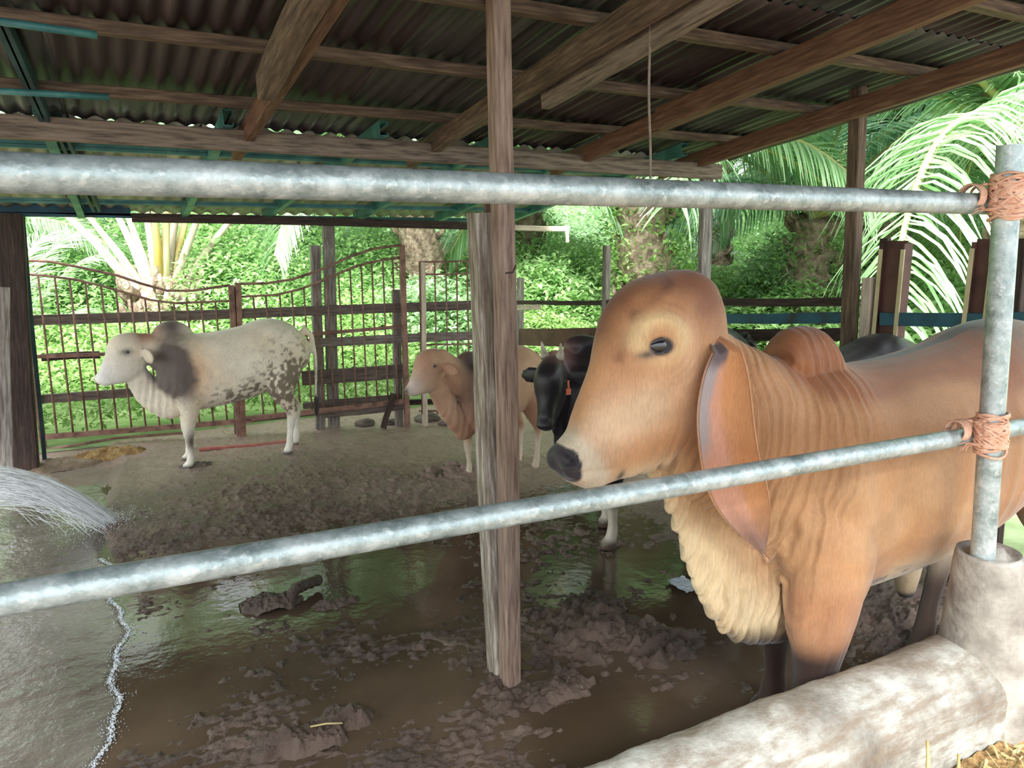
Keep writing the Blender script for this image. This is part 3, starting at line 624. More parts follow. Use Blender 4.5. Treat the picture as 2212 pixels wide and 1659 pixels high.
def ell(c, r, rot=0.):
    m = MB(); m.sphere((0, 0, 0), r, 24, 16); V = np.array(m.v); ca, sa = math.cos(rot), math.sin(rot)
    V = np.stack([V[:, 0]*ca+V[:, 2]*sa, V[:, 1], -V[:, 0]*sa+V[:, 2]*ca], 1)+np.array(c); return list(map(tuple, V)), m.f
def tubeg(pts, r, n=12):
    m = MB(); m.tube(pts, r, n); return m.v, m.f
def fuse(name, pieces, voxel, smooth_it=10, factor=.5):
    bm = bmesh.new()
    for V, Fq in pieces:
        vs = [bm.verts.new(tuple(v)) for v in V]
        for f in Fq:
            try: bm.faces.new([vs[i] for i in f])
            except ValueError: pass
    bmesh.ops.recalc_face_normals(bm, faces=bm.faces)
    me = bpy.data.meshes.new(name); bm.to_mesh(me); bm.free()
    o = bpy.data.objects.new(name, me); col.objects.link(o)
    r = o.modifiers.new('r', 'REMESH'); r.mode = 'VOXEL'; r.voxel_size = voxel; r.adaptivity = 0
    s = o.modifiers.new('s', 'SMOOTH'); s.factor = factor; s.iterations = smooth_it
    dg = bpy.context.evaluated_depsgraph_get(); me2 = bpy.data.meshes.new_from_object(o.evaluated_get(dg)); bpy.data.objects.remove(o); bpy.data.meshes.remove(me); me2.name = name
    return me2
def getco(me):
    a = np.empty(len(me.vertices)*3, np.float32); me.vertices.foreach_get('co', a); return a.reshape(-1, 3).astype(float)
def getno(me):
    a = np.empty(len(me.vertices)*3, np.float32); me.vertices.foreach_get('normal', a); return a.reshape(-1, 3).astype(float)
def setco(me, c): me.vertices.foreach_set('co', c.astype(np.float32).ravel()); me.update()
def setcol(me, c):
    at = me.color_attributes.new('coat', 'FLOAT_COLOR', 'POINT'); a = np.ones((len(c), 4), np.float32); a[:, :3] = c; at.data.foreach_set('color', a.ravel())
def L3(r, g, b): return np.array(s2l(r, g, b)[:3])
def mixc(c, col_, m): return c*(1-m[:, None])+np.array(col_)[None]*m[:, None]
def coatmat(name, rough=.62, bump=.25, sheen=.25):
    m, nt, b = newmat(name); L = nt.links
    at = nt.nodes.new('ShaderNodeVertexColor'); at.layer_name = 'coat'
    tc = node(nt, 'ShaderNodeTexCoord'); mp = node(nt, 'ShaderNodeMapping'); mp.inputs['Scale'].default_value = (60, 60, 14); mp.inputs['Rotation'].default_value = (0, .5, 0); L.new(tc.outputs['Object'], mp.inputs[0])
    n1 = node(nt, 'ShaderNodeTexNoise', Scale=3., Detail=5.); L.new(mp.outputs[0], n1.inputs['Vector'])
    n2 = node(nt, 'ShaderNodeTexNoise', Scale=5., Detail=5.); L.new(tc.outputs['Object'], n2.inputs['Vector'])
    ad = node(nt, 'ShaderNodeMath', operation='ADD'); L.new(n1.outputs['Fac'], ad.inputs[0]); L.new(n2.outputs['Fac'], ad.inputs[1])
    mr = node(nt, 'ShaderNodeMapRange'); mr.inputs['From Min'].default_value = .6; mr.inputs['From Max'].default_value = 1.4; mr.inputs['To Min'].default_value = .78; mr.inputs['To Max'].default_value = 1.2; L.new(ad.outputs[0], mr.inputs['Value'])
    vm = node(nt, 'ShaderNodeVectorMath', operation='SCALE'); L.new(at.outputs['Color'], vm.inputs[0]); L.new(mr.outputs[0], vm.inputs['Scale']); L.new(vm.outputs[0], b.inputs['Base Color'])
    b.inputs['Roughness'].default_value = rough; b.inputs['Specular IOR Level'].default_value = .35
    b.inputs['Sheen Weight'].default_value = sheen; b.inputs['Sheen Roughness'].default_value = .5
    bp = node(nt, 'ShaderNodeBump', Strength=bump, Distance=.004); L.new(n1.outputs['Fac'], bp.inputs['Height']); L.new(bp.outputs[0], b.inputs['Normal'])
    return m
M['coat'] = coatmat('short animal coat'); M['coatblack'] = coatmat('glossy black coat', rough=.38, bump=.15, sheen=.1)
# --------- the big brown cow (local frame: x forward towards the muzzle, y to its left side seen by us, z up)
X0, Y0 = 2.05, 1.68
def lh(px, py, Y=1.62): q = onY(px, py, Y); return (X0-q.x, q.z)
def sec(T, B, w, y=0., q=.5, Y=1.62):
    t = lh(*T, Y); b = lh(*B, Y); return [t[0], t[1], b[0], b[1], y, w, q]
HY = .05      # head and neck carried slightly towards the rail
head_secs = [sec((1203, 985), (1214, 1028), .034, HY), sec((1217, 962), (1236, 1046), .062, HY), sec((1240, 930), (1275, 1056), .070, HY, .55), sec((1250, 890), (1320, 1040), .068, HY, .55),
             sec((1266, 845), (1385, 1022), .075, HY, .5), sec((1290, 785), (1440, 1000), .088, HY, .42), sec((1308, 712), (1490, 965), .110, HY, .38), sec((1332, 656), (1525, 905), .120, HY, .38),
             sec((1377, 608), (1548, 840), .113, HY, .42), sec((1438, 588), (1556, 780), .096, HY), sec((1494, 583), (1554, 715), .072, HY), sec((1528, 600), (1548, 668), .045, HY)]
neck_secs = [sec((1500, 668), (1420, 985), .07, HY), sec((1546, 694), (1465, 1050), .085, HY*.9), sec((1590, 726), (1545, 1120), .10, HY*.7), sec((1640, 752), (1620, 1190), .125, HY*.4), sec((1700, 775), (1690, 1250), .165, 0), sec((1770, 800), (1760, 1290), .20, 0)]
dew = [((1380, 1000), (1440, 950), .024), ((1425, 1050), (1500, 1000), .026), ((1462, 1130), (1570, 1060), .03), ((1486, 1210), (1620, 1120), .036), ((1515, 1290), (1660, 1180), .045), ((1560, 1358), (1690, 1230), .055), ((1605, 1392), (1720, 1250), .065), ((1670, 1392), (1750, 1270), .075), ((1720, 1365), (1790, 1290), .07), ((1770, 1330), (1830, 1280), .05)]
dew_secs = [sec(I, E_, w, HY*.4, .4, 1.64) for E_, I, w in dew]
def tsec(X, zt_, zb, w, q=.5, y=0.): return [X0-X, zt_, X0-X, zb, y, w, q]
torso_secs = [tsec(1.76, 1.24, .72, .11), tsec(1.86, 1.36, .60, .185), tsec(2.0, 1.375, .55, .235, .5), tsec(2.16, 1.345, .56, .265, .52), tsec(2.4, 1.35, .585, .295, .55), tsec(2.65, 1.385, .62, .30, .55), tsec(2.85, 1.44, .66, .285, .52), tsec(3.05, 1.45, .74, .27, .48), tsec(3.25, 1.38, .84, .235, .45), tsec(3.40, 1.24, .92, .15), tsec(3.45, 1.15, 1.0, .06)]
def front_leg(x, y, z0=0., hoof=0., lift=0.):
    return [[x-.06, y*.72, 1.02, .14, .05], [x-.05, y*.9, .88, .16, .075], [x-.03, y, .74, .15, .085], [x-.01, y, .62, .115, .078], [x, y, .50, .082, .062], [x+.01, y, .40, .062, .052], [x+.012, y, .34, .058, .05], [x+.006, y, .28, .043, .04], [x, y, .18, .036, .033], [x, y, .12, .042, .039], [x+.012, y, .07, .044, .042], [x+.03, y, .05, .058, .05], [x+.035, y, .0, .066, .055]]
def hind_leg(x, y, dx=0.):
    return [[x+.08, y*.6, 1.18, .20, .09], [x+.08, y*.85, 1.0, .22, .12], [x+.10, y, .85, .21, .13], [x+.10+dx*.3, y, .72, .165, .11], [x+.05+dx*.5, y, .60, .115, .075], [x-.03+dx*.7, y, .50, .08, .055], [x-.06+dx*.85, y, .43, .068, .048], [x-.045+dx*.9, y, .36, .05, .04], [x-.03+dx, y, .22, .038, .035], [x-.02+dx, y, .12, .046, .042], [x+dx, y, .06, .05, .045], [x+.02+dx, y, .0, .062, .052]]
def xs_scale(pieces, s): return pieces
def finish(me, root, mat, name='body'):
    o = link_mesh(name, me, mat, root, True); return o
def big_cow():
    root = thing('cow', (X0, Y0, 0), 'large light brown humped cow with long hanging ear, head held over the lower rail', 'cow', rz=PI)
    pcs = [loft_planar(head_secs, 32, 6, 2.25), loft_planar(neck_secs, 32, 6), loft_planar(dew_secs, 28, 5), loft_planar(torso_secs, 40, 6, 2.15)]
    h = lh(1722, 765, 1.68)
    hp = lambda a, b: lh(a, b, 1.70)
    pcs.append(loft_planar([[*hp(1668, 745), *hp(1672, 800), 0, .07], [*hp(1690, 712), *hp(1700, 850), 0, .085], [*hp(1722, 703), *hp(1735, 860), 0, .09], [*hp(1755, 712), *hp(1770, 860), 0, .088], [*hp(1776, 742), *hp(1785, 850), 0, .07], [*hp(1792, 778), *hp(1796, 820), 0, .04]], 28, 5))
    # jaw muscle, brow, nostril wings, poll knob
    pcs.append(ell((*lh(1455, 880), 0)[:1]+(HY,)+(lh(1455, 880)[1],), (.125, .092, .095), .9))
    pcs.append(ell((lh(1215, 1000)[0]-.01, HY+.035, lh(1215, 1000)[1]), (.030, .028, .036))); pcs.append(ell((lh(1215, 1000)[0]-.01, HY-.035, lh(1215, 1000)[1]), (.030, .028, .036)))
    for s in (1, -1): pcs.append(ell((lh(1405, 725)[0], HY+s*.078, lh(1405, 725)[1]), (.06, .034, .034), .6))
    pcs.append(ell((lh(1500, 628)[0], HY, lh(1500, 628)[1]), (.052, .072, .045)))
    for s in (1, -1):
        e = lh(1530, 770); pcs.append(ell((e[0], HY+s*.085, e[1]), (.045, .045, .045)))
    # shoulders, legs
    fl = [[a_, b_, c_, d_*(1.4 if c_ < .55 else 1.25 if c_ < .65 else 1.05), e_*1.15] for a_, b_, c_, d_, e_ in front_leg(.14, .17)]; pcs.append(loft_leg(fl)); 
    fr = [[a_, b_, c_, d_*1.15, e_*1.1] for a_, b_, c_, d_, e_ in front_leg(-.03, -.15)]; pcs.append(loft_leg(fr))
    for s in (1, -1): pcs.append(ell((.03, s*.17, .92), (.15, .075, .26), .15)); pcs.append(ell((.17, s*.12, .80), (.11, .08, .14)))
    pcs.append(loft_leg(hind_leg(-1.22, .17, -.02))); pcs.append(loft_leg(hind_leg(-1.12, -.15, .22)))
    pcs.append(loft_planar([[-.42, .66, -.62, .66, 0, .06], [-.44, .60, -.60, .59, 0, .05], [-.47, .50, -.59, .50, 0, .038], [-.50, .42, -.57, .415, 0, .025]], 20, 4))   # sheath
    pcs.append(tubeg([(-1.33, 0, 1.33), (-1.41, 0, 1.25), (-1.44, 0, 1.0), (-1.43, 0, .7), (-1.42, 0, .5)], [.05, .035, .025, .02, .018]))
    me = fuse('body', pcs, .0058, 12, .5)
    co = getco(me); no = getno(me); x, y, z = co.T
    # ---- skin folds: vertical on neck, shoulder and dewlap, shallow wrinkles on head
    NY = 1.54; ex_, ez = lh(1425, 747, 1.53)
    def band(P1, P2, r):   # soft mask around a segment in x-z
        a = np.array(P1); b = np.array(P2); ab = b-a; t = np.clip(((x-a[0])*ab[0]+(z-a[1])*ab[1])/(ab@ab), 0, 1); return np.exp(-((x-a[0]-t*ab[0])**2+(z-a[1]-t*ab[1])**2)/r**2)
        neckm = sst(1.43, 1.33, z)*np.clip(band(lh(1660, 800, 1.55), lh(1690, 1200, 1.5), .13)+band(lh(1790, 770, 1.6), lh(1760, 1120, 1.5), .10)*.8, 0, 1)
    neckm = np.clip(band(lh(1660, 800, 1.55), lh(1690, 1200, 1.5), .13)+band(lh(1790, 770, 1.6), lh(1760, 1120, 1.5), .10)*.8, 0, 1)
    dm = np.clip(band(lh(1440, 1010), lh(1600, 1330), .10)+band(lh(1600, 1330), lh(1720, 1320), .10)+band(lh(1650, 1150), lh(1660, 1300), .08), 0, 1)
    dm = dm*(.25+.75*sst(.17, .10, np.abs(y)))
    w1 = x+.03*np.sin(z*6+1)+.06*z+.035*(fbm(co+3, .18, 3)-.5)*2; w2 = x+.10*z+.03*(fbm(co+8, .12, 3)-.5)*2
    amp1 = .35+.9*fbm(co*[1, 1, .4]+11, .09, 2)
    f1 = np.abs(np.sin(PI*w1/.034))**.75; w2 = w2+.05*(fbm(co*[1, 1, .5]+61, .09, 2)-.5); f2 = np.sin(2*PI*w2/.058)+.7*np.sin(2*PI*w2/.030+2*z*9)+.4*np.sin(2*PI*w2/.019)
    w3 = w1+.012*np.sin(z*11); f3 = np.sin(2*PI*w3/.036)+.6*np.sin(2*PI*w3/.021+1+z*5)+.4*np.sin(2*PI*w3/.062)
    disp = .0058*neckm*f3*amp1*(1-.5*dm)+.0075*dm*f2*(.4+.9*fbm(co*[1, 1, .5]+21, .1, 2))
    # head relief
    hm = sst(.38, .46, x)*sst(.95, 1.0, z)
    disp += hm*.0035*(fbm(co+31, .05, 2)-.5)
    so_ = np.exp(-(((x-ex_)/.040)**2+((z-ez)/.028)**2))*sst(.0, .04, y-HY)
    disp -= .010*so_
    ring = np.sqrt(((x-ex_+.0)/.060)**2+((z-ez-.012)/.055)**2); disp += .007*np.exp(-((ring-1)/.28)**2)*sst(0, .04, y-HY)*sst(-.06, .03, z-ez)
    for k_ in range(3):  # brow wrinkles behind and above the eye
        rr_ = np.sqrt(((x-ex_-.0)/(.085+.022*k_))**2+((z-ez)/(.075+.020*k_))**2); disp -= .0025*np.exp(-((rr_-1)/.07)**2)*sst(0, .04, y-HY)*sst(.02, -.05, x-ex_)
    # cheek bone line and jaw groove
    c1_ = lh(1290, 1000); c2_ = lh(1420, 930); disp += .005*band(lh(1290, 950, NY), lh(1370, 800, NY), .022)*sst(0, .03, y-HY)
    disp -= .006*band(lh(1235, 1026, 1.57), lh(1318, 1014, 1.57), .008)*sst(0, .02, y-HY)           # mouth line
    nx_, nz_ = lh(1240, 990, 1.57); disp -= .020*np.exp(-(((x-nx_)/.011)**2+((z-nz_)/.016)**2))*sst(.01, .03, y-HY)
    nx2, nz2 = lh(1226, 1003, 1.57); disp -= .010*np.exp(-(((x-nx2)/.014)**2+((z-nz2)/.010)**2))*sst(.01, .03, y-HY)
    # shoulder and flank modelling
    disp += .012*np.exp(-(((x-.10)/.06)**2+((z-.95)/.18)**2))*sst(.08, .14, np.abs(y))-.010*np.exp(-(((x+.10)/.05)**2+((z-.92)/.22)**2))*sst(.1, .18, np.abs(y))
    disp += .004*(fbm(co+41, .22, 3)-.5)*sst(.3, .0, x)
    for k_ in range(5): disp += .004*np.exp(-((x+.35+.085*k_+.18*(z-1))/.02)**2)*sst(.7, .85, z)*sst(1.3, 1.1, z)
    disp -= .010*np.exp(-(((x-.03-(z-.6)*.1)/.018)**2))*sst(.75, .66, z)*sst(.52, .6, z)*sst(.1, .14, y)
    co2 = co+no*disp[:, None]; setco(me, co2)
    # ---- coat colours
    N1 = fbm(co, .3, 4)-.5; N2 = fbm(co+5, .05, 3)-.5
    c = np.tile(L3(186, 133, 88), (len(co), 1))
    c = mixc(c, L3(160, 100, 62), sst(.0, .35, N1+.9*sst(1.2, 1.4, z)*sst(.35, .1, x)-.1))               # redder back
    c = mixc(c, L3(142, 110, 86), sst(-.62, -.85, x+.25*N1)*sst(1.18, 1.34, z+.15*N1))                # greyish rump top
    c = mixc(c, L3(204, 160, 116), sst(.0, .25, N1)*sst(1.25, 1.0, z)*.6)
    c = mixc(c, L3(222, 188, 142), sst(.78, .66, z+.1*N1)*sst(.35, .1, x)*.8*(z > .55))                 # paler belly
    c = mixc(c, L3(226, 196, 152), np.clip(band(lh(1365, 1005), lh(1500, 1230), .075)+band(lh(1500, 1230), lh(1640, 1350), .10), 0, 1)**.7)    # cream dewlap
    c = mixc(c, L3(190, 138, 94), np.clip(band(lh(1690, 900), lh(1700, 1130), .09), 0, 1)*.5)
    # head: dark red-brown forehead and bridge stripe, pale round the eye and muzzle
    ja = np.array(lh(1320, 1062)); jb = np.array(lh(1545, 940)); jn = jb-ja; jn /= np.linalg.norm(jn); hd = sst(.38, .50, x)*sst(-.035, .03, (-(x-ja[0])*jn[1]+(z-ja[1])*jn[0])*(1 if jn[0] > 0 else -1))
    c = mixc(c, L3(196, 138, 92), hd)
    c = mixc(c, L3(134, 78, 46), hd*np.clip(band(lh(1335, 690), lh(1530, 605), .085)*1.35, 0, 1)*sst(.15, .05, y-HY+.25*N1))
    c = mixc(c, L3(98, 54, 34), hd*np.clip(band(lh(1425, 606), lh(1345, 680), .014)+band(lh(1345, 680), lh(1312, 770), .014)*.8, 0, 1)*sst(.075, .04, np.abs(y-HY-.02))*.75)
    c = mixc(c, L3(238, 200, 164), hd*np.clip(band(lh(1400, 880, NY), lh(1330, 930, NY), .075)*1.1, 0, 1)*.75*sst(.0, .05, y-HY)); c = mixc(c, L3(226, 180, 140), hd*np.clip(band(lh(1470, 720, NY), lh(1490, 900, NY), .045), 0, 1)*.6*sst(.0, .05, y-HY))
    c = mixc(c, L3(226, 188, 136), hd*np.exp(-((ring-1.05)/.33)**2)*sst(-.02, .02, z-ez+.015)*sst(.03, .06, y-HY)*.9)
    c = mixc(c, L3(222, 182, 132), hd*np.exp(-((ring-.9)/.4)**2)*sst(.03, .06, y-HY)*.5)
    c = mixc(c, L3(222, 200, 172), hd*np.clip(band(lh(1240, 965, 1.57), lh(1290, 1040, 1.57), .045)*1.4, 0, 1)**1.2)
    c = mixc(c, L3(226, 198, 160), hd*np.clip(band(lh(1330, 1030), lh(1430, 1000), .04), 0, 1)*.8)
    npx = np.maximum(band(lh(1203, 985), lh(1212, 1022), .036), band(lh(1200, 985, 1.6), lh(1226, 1000, 1.6), .026)); nose = sst(.38, .55, np.maximum(npx, .95*np.exp(-(((x-nx_)/.020)**2+((z-nz_)/.024)**2))))
    c = mixc(c, L3(44, 36, 42), hd*nose)
    c = mixc(c, L3(70, 52, 40), hd*np.exp(-(((x-lh(1322, 1020)[0])/.012)**2+((z-lh(1322, 1020)[1])/.02)**2)))
    c = mixc(c, L3(40, 35, 38), sst(.34, .62, so_)*hd); tx_, tz = lh(1398, 766, 1.53); c = mixc(c, L3(62, 58, 62), hd*.9*np.exp(-(((x-tx_+(z-tz)*.5)/.024)**2+((z-tz)/.010)**2))*sst(.02, .05, y-HY))
    # dark smudge top of hump, grey streak on back
    c = mixc(c, L3(120, 72, 52), np.exp(-(((x-lh(1722, 720, 1.7)[0])/.06)**2+((z-lh(1722, 712, 1.7)[1])/.03)**2))*.5)
    c = mixc(c, L3(52, 42, 42), sst(.12, .24, fbm(co*[.4, 1, 1]+13, .08, 3)-.5+.9*np.exp(-((y+.03)/.045)**2)-.45)*sst(1.26, 1.30, z)*sst(-.18, -.25, x)*.85)
    hx_ = X0-onY(2095, 705, 1.7).x; c = mixc(c, L3(60, 44, 38), np.exp(-(((x-hx_-.03)/.06)**2+((z-1.44)/.02)**2)))
    legm = sst(.10, .14, np.abs(y))*sst(-.14, -.08, x)*sst(.36, .30, x)*sst(.80, .66, z); c = mixc(c, L3(178, 116, 76), legm*.85)
    # dark legs
    lg = sst(.54, .43, z+.06*N1*2)*(x > -.9); c = mixc(c, L3(58, 38, 30), np.clip(lg, 0, 1)*(y > 0)); c = mixc(c, L3(70, 46, 36), sst(.60, .5, z)*(y < -.05)*(x > -.3))
    c = mixc(c, L3(170, 160, 140), np.exp(-(((x+.06)/.03)**2+((z-.42)/.09)**2))*(y < 0)*(no[:, 1] > -.3)*.9)
    c = mixc(c, L3(196, 172, 146), sst(.66, .55, z)*sst(-.7, -.8, x)*(y < 0)); c = mixc(c, L3(74, 56, 46), sst(.50, .32, z+.10*N1)*sst(-.7, -.8, x))
    sh = np.exp(-(((x+.53)/.12)**2+((z-.5)/.12)**2))*(np.abs(y) < .08)*sst(.62, .56, z); c = mixc(c, L3(222, 190, 150), np.clip(sh*2, 0, 1)); c = mixc(c, L3(50, 46, 50), np.clip(sh*3, 0, 1)*sst(.455, .43, z))
    c = mixc(c, L3(70, 58, 50), sst(.72, .66, z+.05*N2)*sst(-.62, -.2, x)*sst(.0, -.1, x)*sst(-.75, -.62, x)*sst(.02, .12, fbm(co+77, .05, 3)-.42)*.8)  # mud splashes on belly
    c *= (1+.26*N2+.18*N1)[:, None]*np.array([.78, .82, .84]); c = np.clip(c, .004, .9)
    setcol(me, c); finish(me, root, M['coat'])
    # eye, lids
    q = np.array([ex_, HY+.0965, ez]); ne = Vector((.35, 1, .05)).normalized(); R = Matrix.Rotation(.0, 3, 'Y')
    m = MB(); m.sphere(q+np.array([0, -.002, 0]), (.0315, .0165, .0205), 24, 16); eo = m.build('eye', M['eye'], root, True); 
    m = MB()
    for sg in (1, -1):
        pts = []
        for t in np.linspace(-1, 1, 17): pts.append((q[0]+t*.036+.002, q[1]+.0095-.016*t*t, q[2]+sg*.0185*(1-t*t)**.7-.006*t))
        m.tube(pts, [.002+.0022*(1-abs(t)) for t in np.linspace(-1, 1, 17)], 8)
    m.build('eyelid', M['lid'], eo, True)
    # ear
    def ear():
        nu, nv = 40, 70; V = []; C_ = []
        k0 = [(0, 1562, 725, .02, 2.6), (.05, 1556, 760, .045, 2.6), (.12, 1545, 812, .070, 2.4), (.3, 1538, 900, .092, 2.1), (.5, 1546, 985, .098, 1.8), (.68, 1568, 1060, .088, 1.6), (.85, 1600, 1135, .058, 1.3), (1., 1630, 1196, .008, 1.0)]
        K = cr([[a, *lh(b_, c_, 1.50), d, e] for a, b_, c_, d, e in k0], 12)
        for v in np.linspace(0, 1, nv):
            i = v*(len(K)-1); a = int(min(i, len(K)-2)); f = i-a; kx, kz, hw, cur = (K[a]*(1-f)+K[a+1]*f)[1:]
            for u in np.linspace(-1, 1, nu):
                th = u*cur*.5+.25; r = hw/(math.sin(min(cur*.5, 1.5))+.15)
                # u=-1 front edge (towards muzzle), u=+1 rear flap
                dx = -r*math.sin(th); dy = .02+.125*min(1, v*7)**.6+r*(1-math.cos(th))*(1.0 if u > 0 else .75)-.35*hw+.01*math.sin(v*9+u*2)
                V.append((kx+dx+.006*math.sin(v*14)*u, HY+dy+.03*v, kz+.004*math.sin(u*6+v*5))); C_.append((u, v))
        V = np.array(V); a = (np.arange(nv-1)[:, None]*nu+np.arange(nu-1)).ravel(); N = nu*nv
        Vn = V.reshape(nv, nu, 3); du = np.gradient(Vn, axis=1); dv = np.gradient(Vn, axis=0); nn = np.cross(du, dv); nn /= np.linalg.norm(nn, axis=2, keepdims=True)+1e-9
        V2 = (Vn+nn*.007).reshape(-1, 3); Fq = np.stack([a, a+1, a+nu+1, a+nu], 1); Fq = np.concatenate([Fq, Fq[:, ::-1]+N])
        rim = [k for k in range(nu)]+[k*nu+nu-1 for k in range(1, nv)]+[(nv-1)*nu+k for k in range(nu-2, -1, -1)]+[k*nu for k in range(nv-2, 0, -1)]
        rf = np.array([(rim[i], rim[(i+1) % len(rim)], rim[(i+1) % len(rim)]+N, rim[i]+N) for i in range(len(rim))])
        me = fast_mesh('ear', np.concatenate([V, V2]), np.concatenate([Fq, rf])); C_ = np.array(C_); u, v = C_.T
        nz = fbm(V*[1, 1, 1], .03, 3)-.5
        inner = np.tile(L3(190, 138, 112), (N, 1)); inner = mixc(inner, L3(150, 140, 140), sst(-.05, -.4, u+.3*nz)*sst(.62, .5, v)); inner = mixc(inner, L3(92, 78, 80), sst(.28, .18, v)*sst(.5, .1, u)*sst(.06, .1, v)); inner = mixc(inner, L3(186, 130, 84), sst(.02, .25, u+.06*np.sin(v*7))); inner = mixc(inner, L3(120, 88, 74), sst(.7, .95, v+.1*nz)); inner = mixc(inner, L3(200, 150, 128), np.exp(-(((v-.55)/.12)**2+(u/.35)**2))*.7)
        outer = np.tile(L3(182, 126, 80), (N, 1)); outer = mixc(outer, L3(198, 150, 112), sst(.4, .8, v))
        setcol(me, np.concatenate([outer, inner]) if EARFLIP else np.concatenate([inner, outer])); o = link_mesh('ear', me, M['coat'], root, True); return o
    ear()
    # far ear: a simple leaf shape hanging on the other side
    m = MB(); pts = [(lh(1535, 775)[0], HY-.09, lh(1535, 775)[1]), (lh(1535, 775)[0]-.01, HY-.15, lh(1535, 775)[1]-.05), (lh(1540, 850)[0], HY-.17, 1.25), (lh(1560, 1000)[0], HY-.17, 1.1), (lh(1590, 1100)[0], HY-.16, .98)]
    m.tube(pts, [.02, .035, .05, .04, .008], 10); V = np.array(m.v); me = m.mesh('ear'); setcol(me, np.tile(L3(176, 122, 80), (len(V), 1))); link_mesh('ear', me, M['coat'], root, True)
EARFLIP = False
big_cow()
POLL = np.array([lh(1545, 650)[0], 0, lh(1545, 650)[1]])
def small_cow(loc, rz, s, sx, label, mat, poll, hs, pitch, yaw, painter, hump=.8, dewlap=.6, legs=((.0, .17), (.0, -.15), (-1.12, .17, 0), (-1.12, -.15, 0)), voxel=.011, belly=0., ears='side', horns=None, tail=True, headw=1.15):
    root = thing('cow', (loc[0], loc[1], 0), label, 'cow', rz=rz)
    def hd(V):
        V = (np.array(V)-POLL-[0, HY, 0])*[1, headw, 1]*hs; cp, sp_ = math.cos(pitch), math.sin(pitch)
        V = np.stack([V[:, 0]*cp+V[:, 2]*sp_, V[:, 1], -V[:, 0]*sp_+V[:, 2]*cp], 1); cy, sy = math.cos(yaw), math.sin(yaw)
        return np.stack([V[:, 0]*cy-V[:, 1]*sy, V[:, 0]*sy+V[:, 1]*cy, V[:, 2]], 1)+np.array(poll)
    def bd(V): return np.array(V)*[s*sx, s, s]
    pcs = []
    v, f = loft_planar(head_secs, 24, 4, 2.25); pcs.append((hd(v), f)); pk = POLL+[0, HY, 0]
    v, f = ell((lh(1455, 880)[0], HY, lh(1455, 880)[1]), (.12, .085, .09), .9); pcs.append((hd(v), f))
    v, f = ell((lh(1215, 1000)[0]-.01, HY, lh(1215, 1000)[1]), (.035, .06, .038)); pcs.append((hd(v), f))
    for sg in (1, -1): v, f = ell((lh(1405, 725)[0], HY+sg*.078, lh(1405, 725)[1]), (.06, .036, .036), .6); pcs.append((hd(v), f))
    # neck: chain of ellipses from head base to shoulder
    m = MB(); a = hd(np.array([pk+[-.02, 0, -.06]]))[0]; b = np.array([.02*s, 0, 1.06*s]); n = 9
    for k in range(n):
        t = k/(n-1); c = a*(1-t)+b*t+np.array([0, 0, -.02*math.sin(PI*t)]); r = .11*hs*(1-t)+.20*s*t
        v, f = ell(c, (r*1.1, (.085*hs*(1-t)+.15*s*t)*headw, r*1.25*(1+.25*math.sin(PI*t)*dewlap)), .6); pcs.append((v, f))
    # dewlap: thin skirt from throat to brisket
    q = hd(np.array([[lh(1400, 985)[0], HY, lh(1400, 985)[1]]]))[0]; D = []
    for k in range(6):
        t = k/5; ox = q[0]*(1-t)+.22*s*t+.05*s*math.sin(PI*t)*dewlap; oz = q[2]*(1-t)+.50*s*t+.0; D.append([ox-.16*s, oz+.20*s, ox, oz-.05*s*dewlap*math.sin(PI*t), q[1]*(1-t), .028+.05*s*t, .4])
    D.append([.0, .62*s, .10*s, .50*s, 0, .06*s, .5]); pcs.append(loft_planar(D, 20, 4))
    v, f = loft_planar(torso_secs, 30, 4, 2.15); v = bd(v); pcs.append((v, f))
    if belly: v, f = ell((-.45*s*sx, 0, .80*s), (.45*s*sx, .27*s, (.24+belly)*s)); pcs.append((v, f))
    if hump: v, f = ell((.09*s*sx, 0, 1.31*s), (.20*s, .08*s, .17*s*hump), -.3); pcs.append((v, f))
    L_ = legs
    for lx, ly in L_[:2]: v, f = loft_leg(front_leg(0, ly)); v = bd(v); v[:, 0] += lx*s*np.clip((1.0*s-v[:, 2])/(1.0*s), 0, 1); pcs.append((v, f))
    for lx, ly, dx in L_[2:]: v, f = loft_leg(hind_leg(lx, ly, dx)); pcs.append((bd(v), f))
    for sg in (1, -1): v, f = ell((.03, sg*.17, .92), (.15, .075, .26), .15); pcs.append((bd(v), f))
    if tail: v, f = tubeg([(-1.33, 0, 1.33), (-1.43, 0.02, 1.25), (-1.47, 0.03, 1.0), (-1.46, .03, .75), (-1.45, .03, .6)], [.05, .035, .022, .018, .018]); pcs.append((bd(v), f)); v, f = ell((-1.45, .03, .48), (.035, .035, .14)); pcs.append((bd(v), f))
    if ears == 'side':
        for sg in (1, -1):
            e = hd(np.array([[lh(1515, 740)[0], HY+sg*.09, lh(1515, 740)[1]]]))[0]; e2 = hd(np.array([[lh(1550, 790)[0], HY+sg*.30, lh(1565, 800)[1]]]))[0]
            mm_ = MB(); pts = [e+(e2-e)*t for t in (0, .25, .55, .85, 1.)]; mm_.tube(pts, [.035*hs, .07*hs, .085*hs, .06*hs, .015*hs], 10); V = np.array(mm_.v)
            # flatten into a leaf
            ax = (e2-e)/np.linalg.norm(e2-e); nrm = np.cross(ax, [0, 0, 1]); nrm /= np.linalg.norm(nrm)+1e-9; dd = (V-e)@nrm; V = V-np.outer(dd*.65, nrm); pcs.append((V, mm_.f))
    me = fuse('body', pcs, voxel, 7, .5); co = getco(me); no = getno(me)
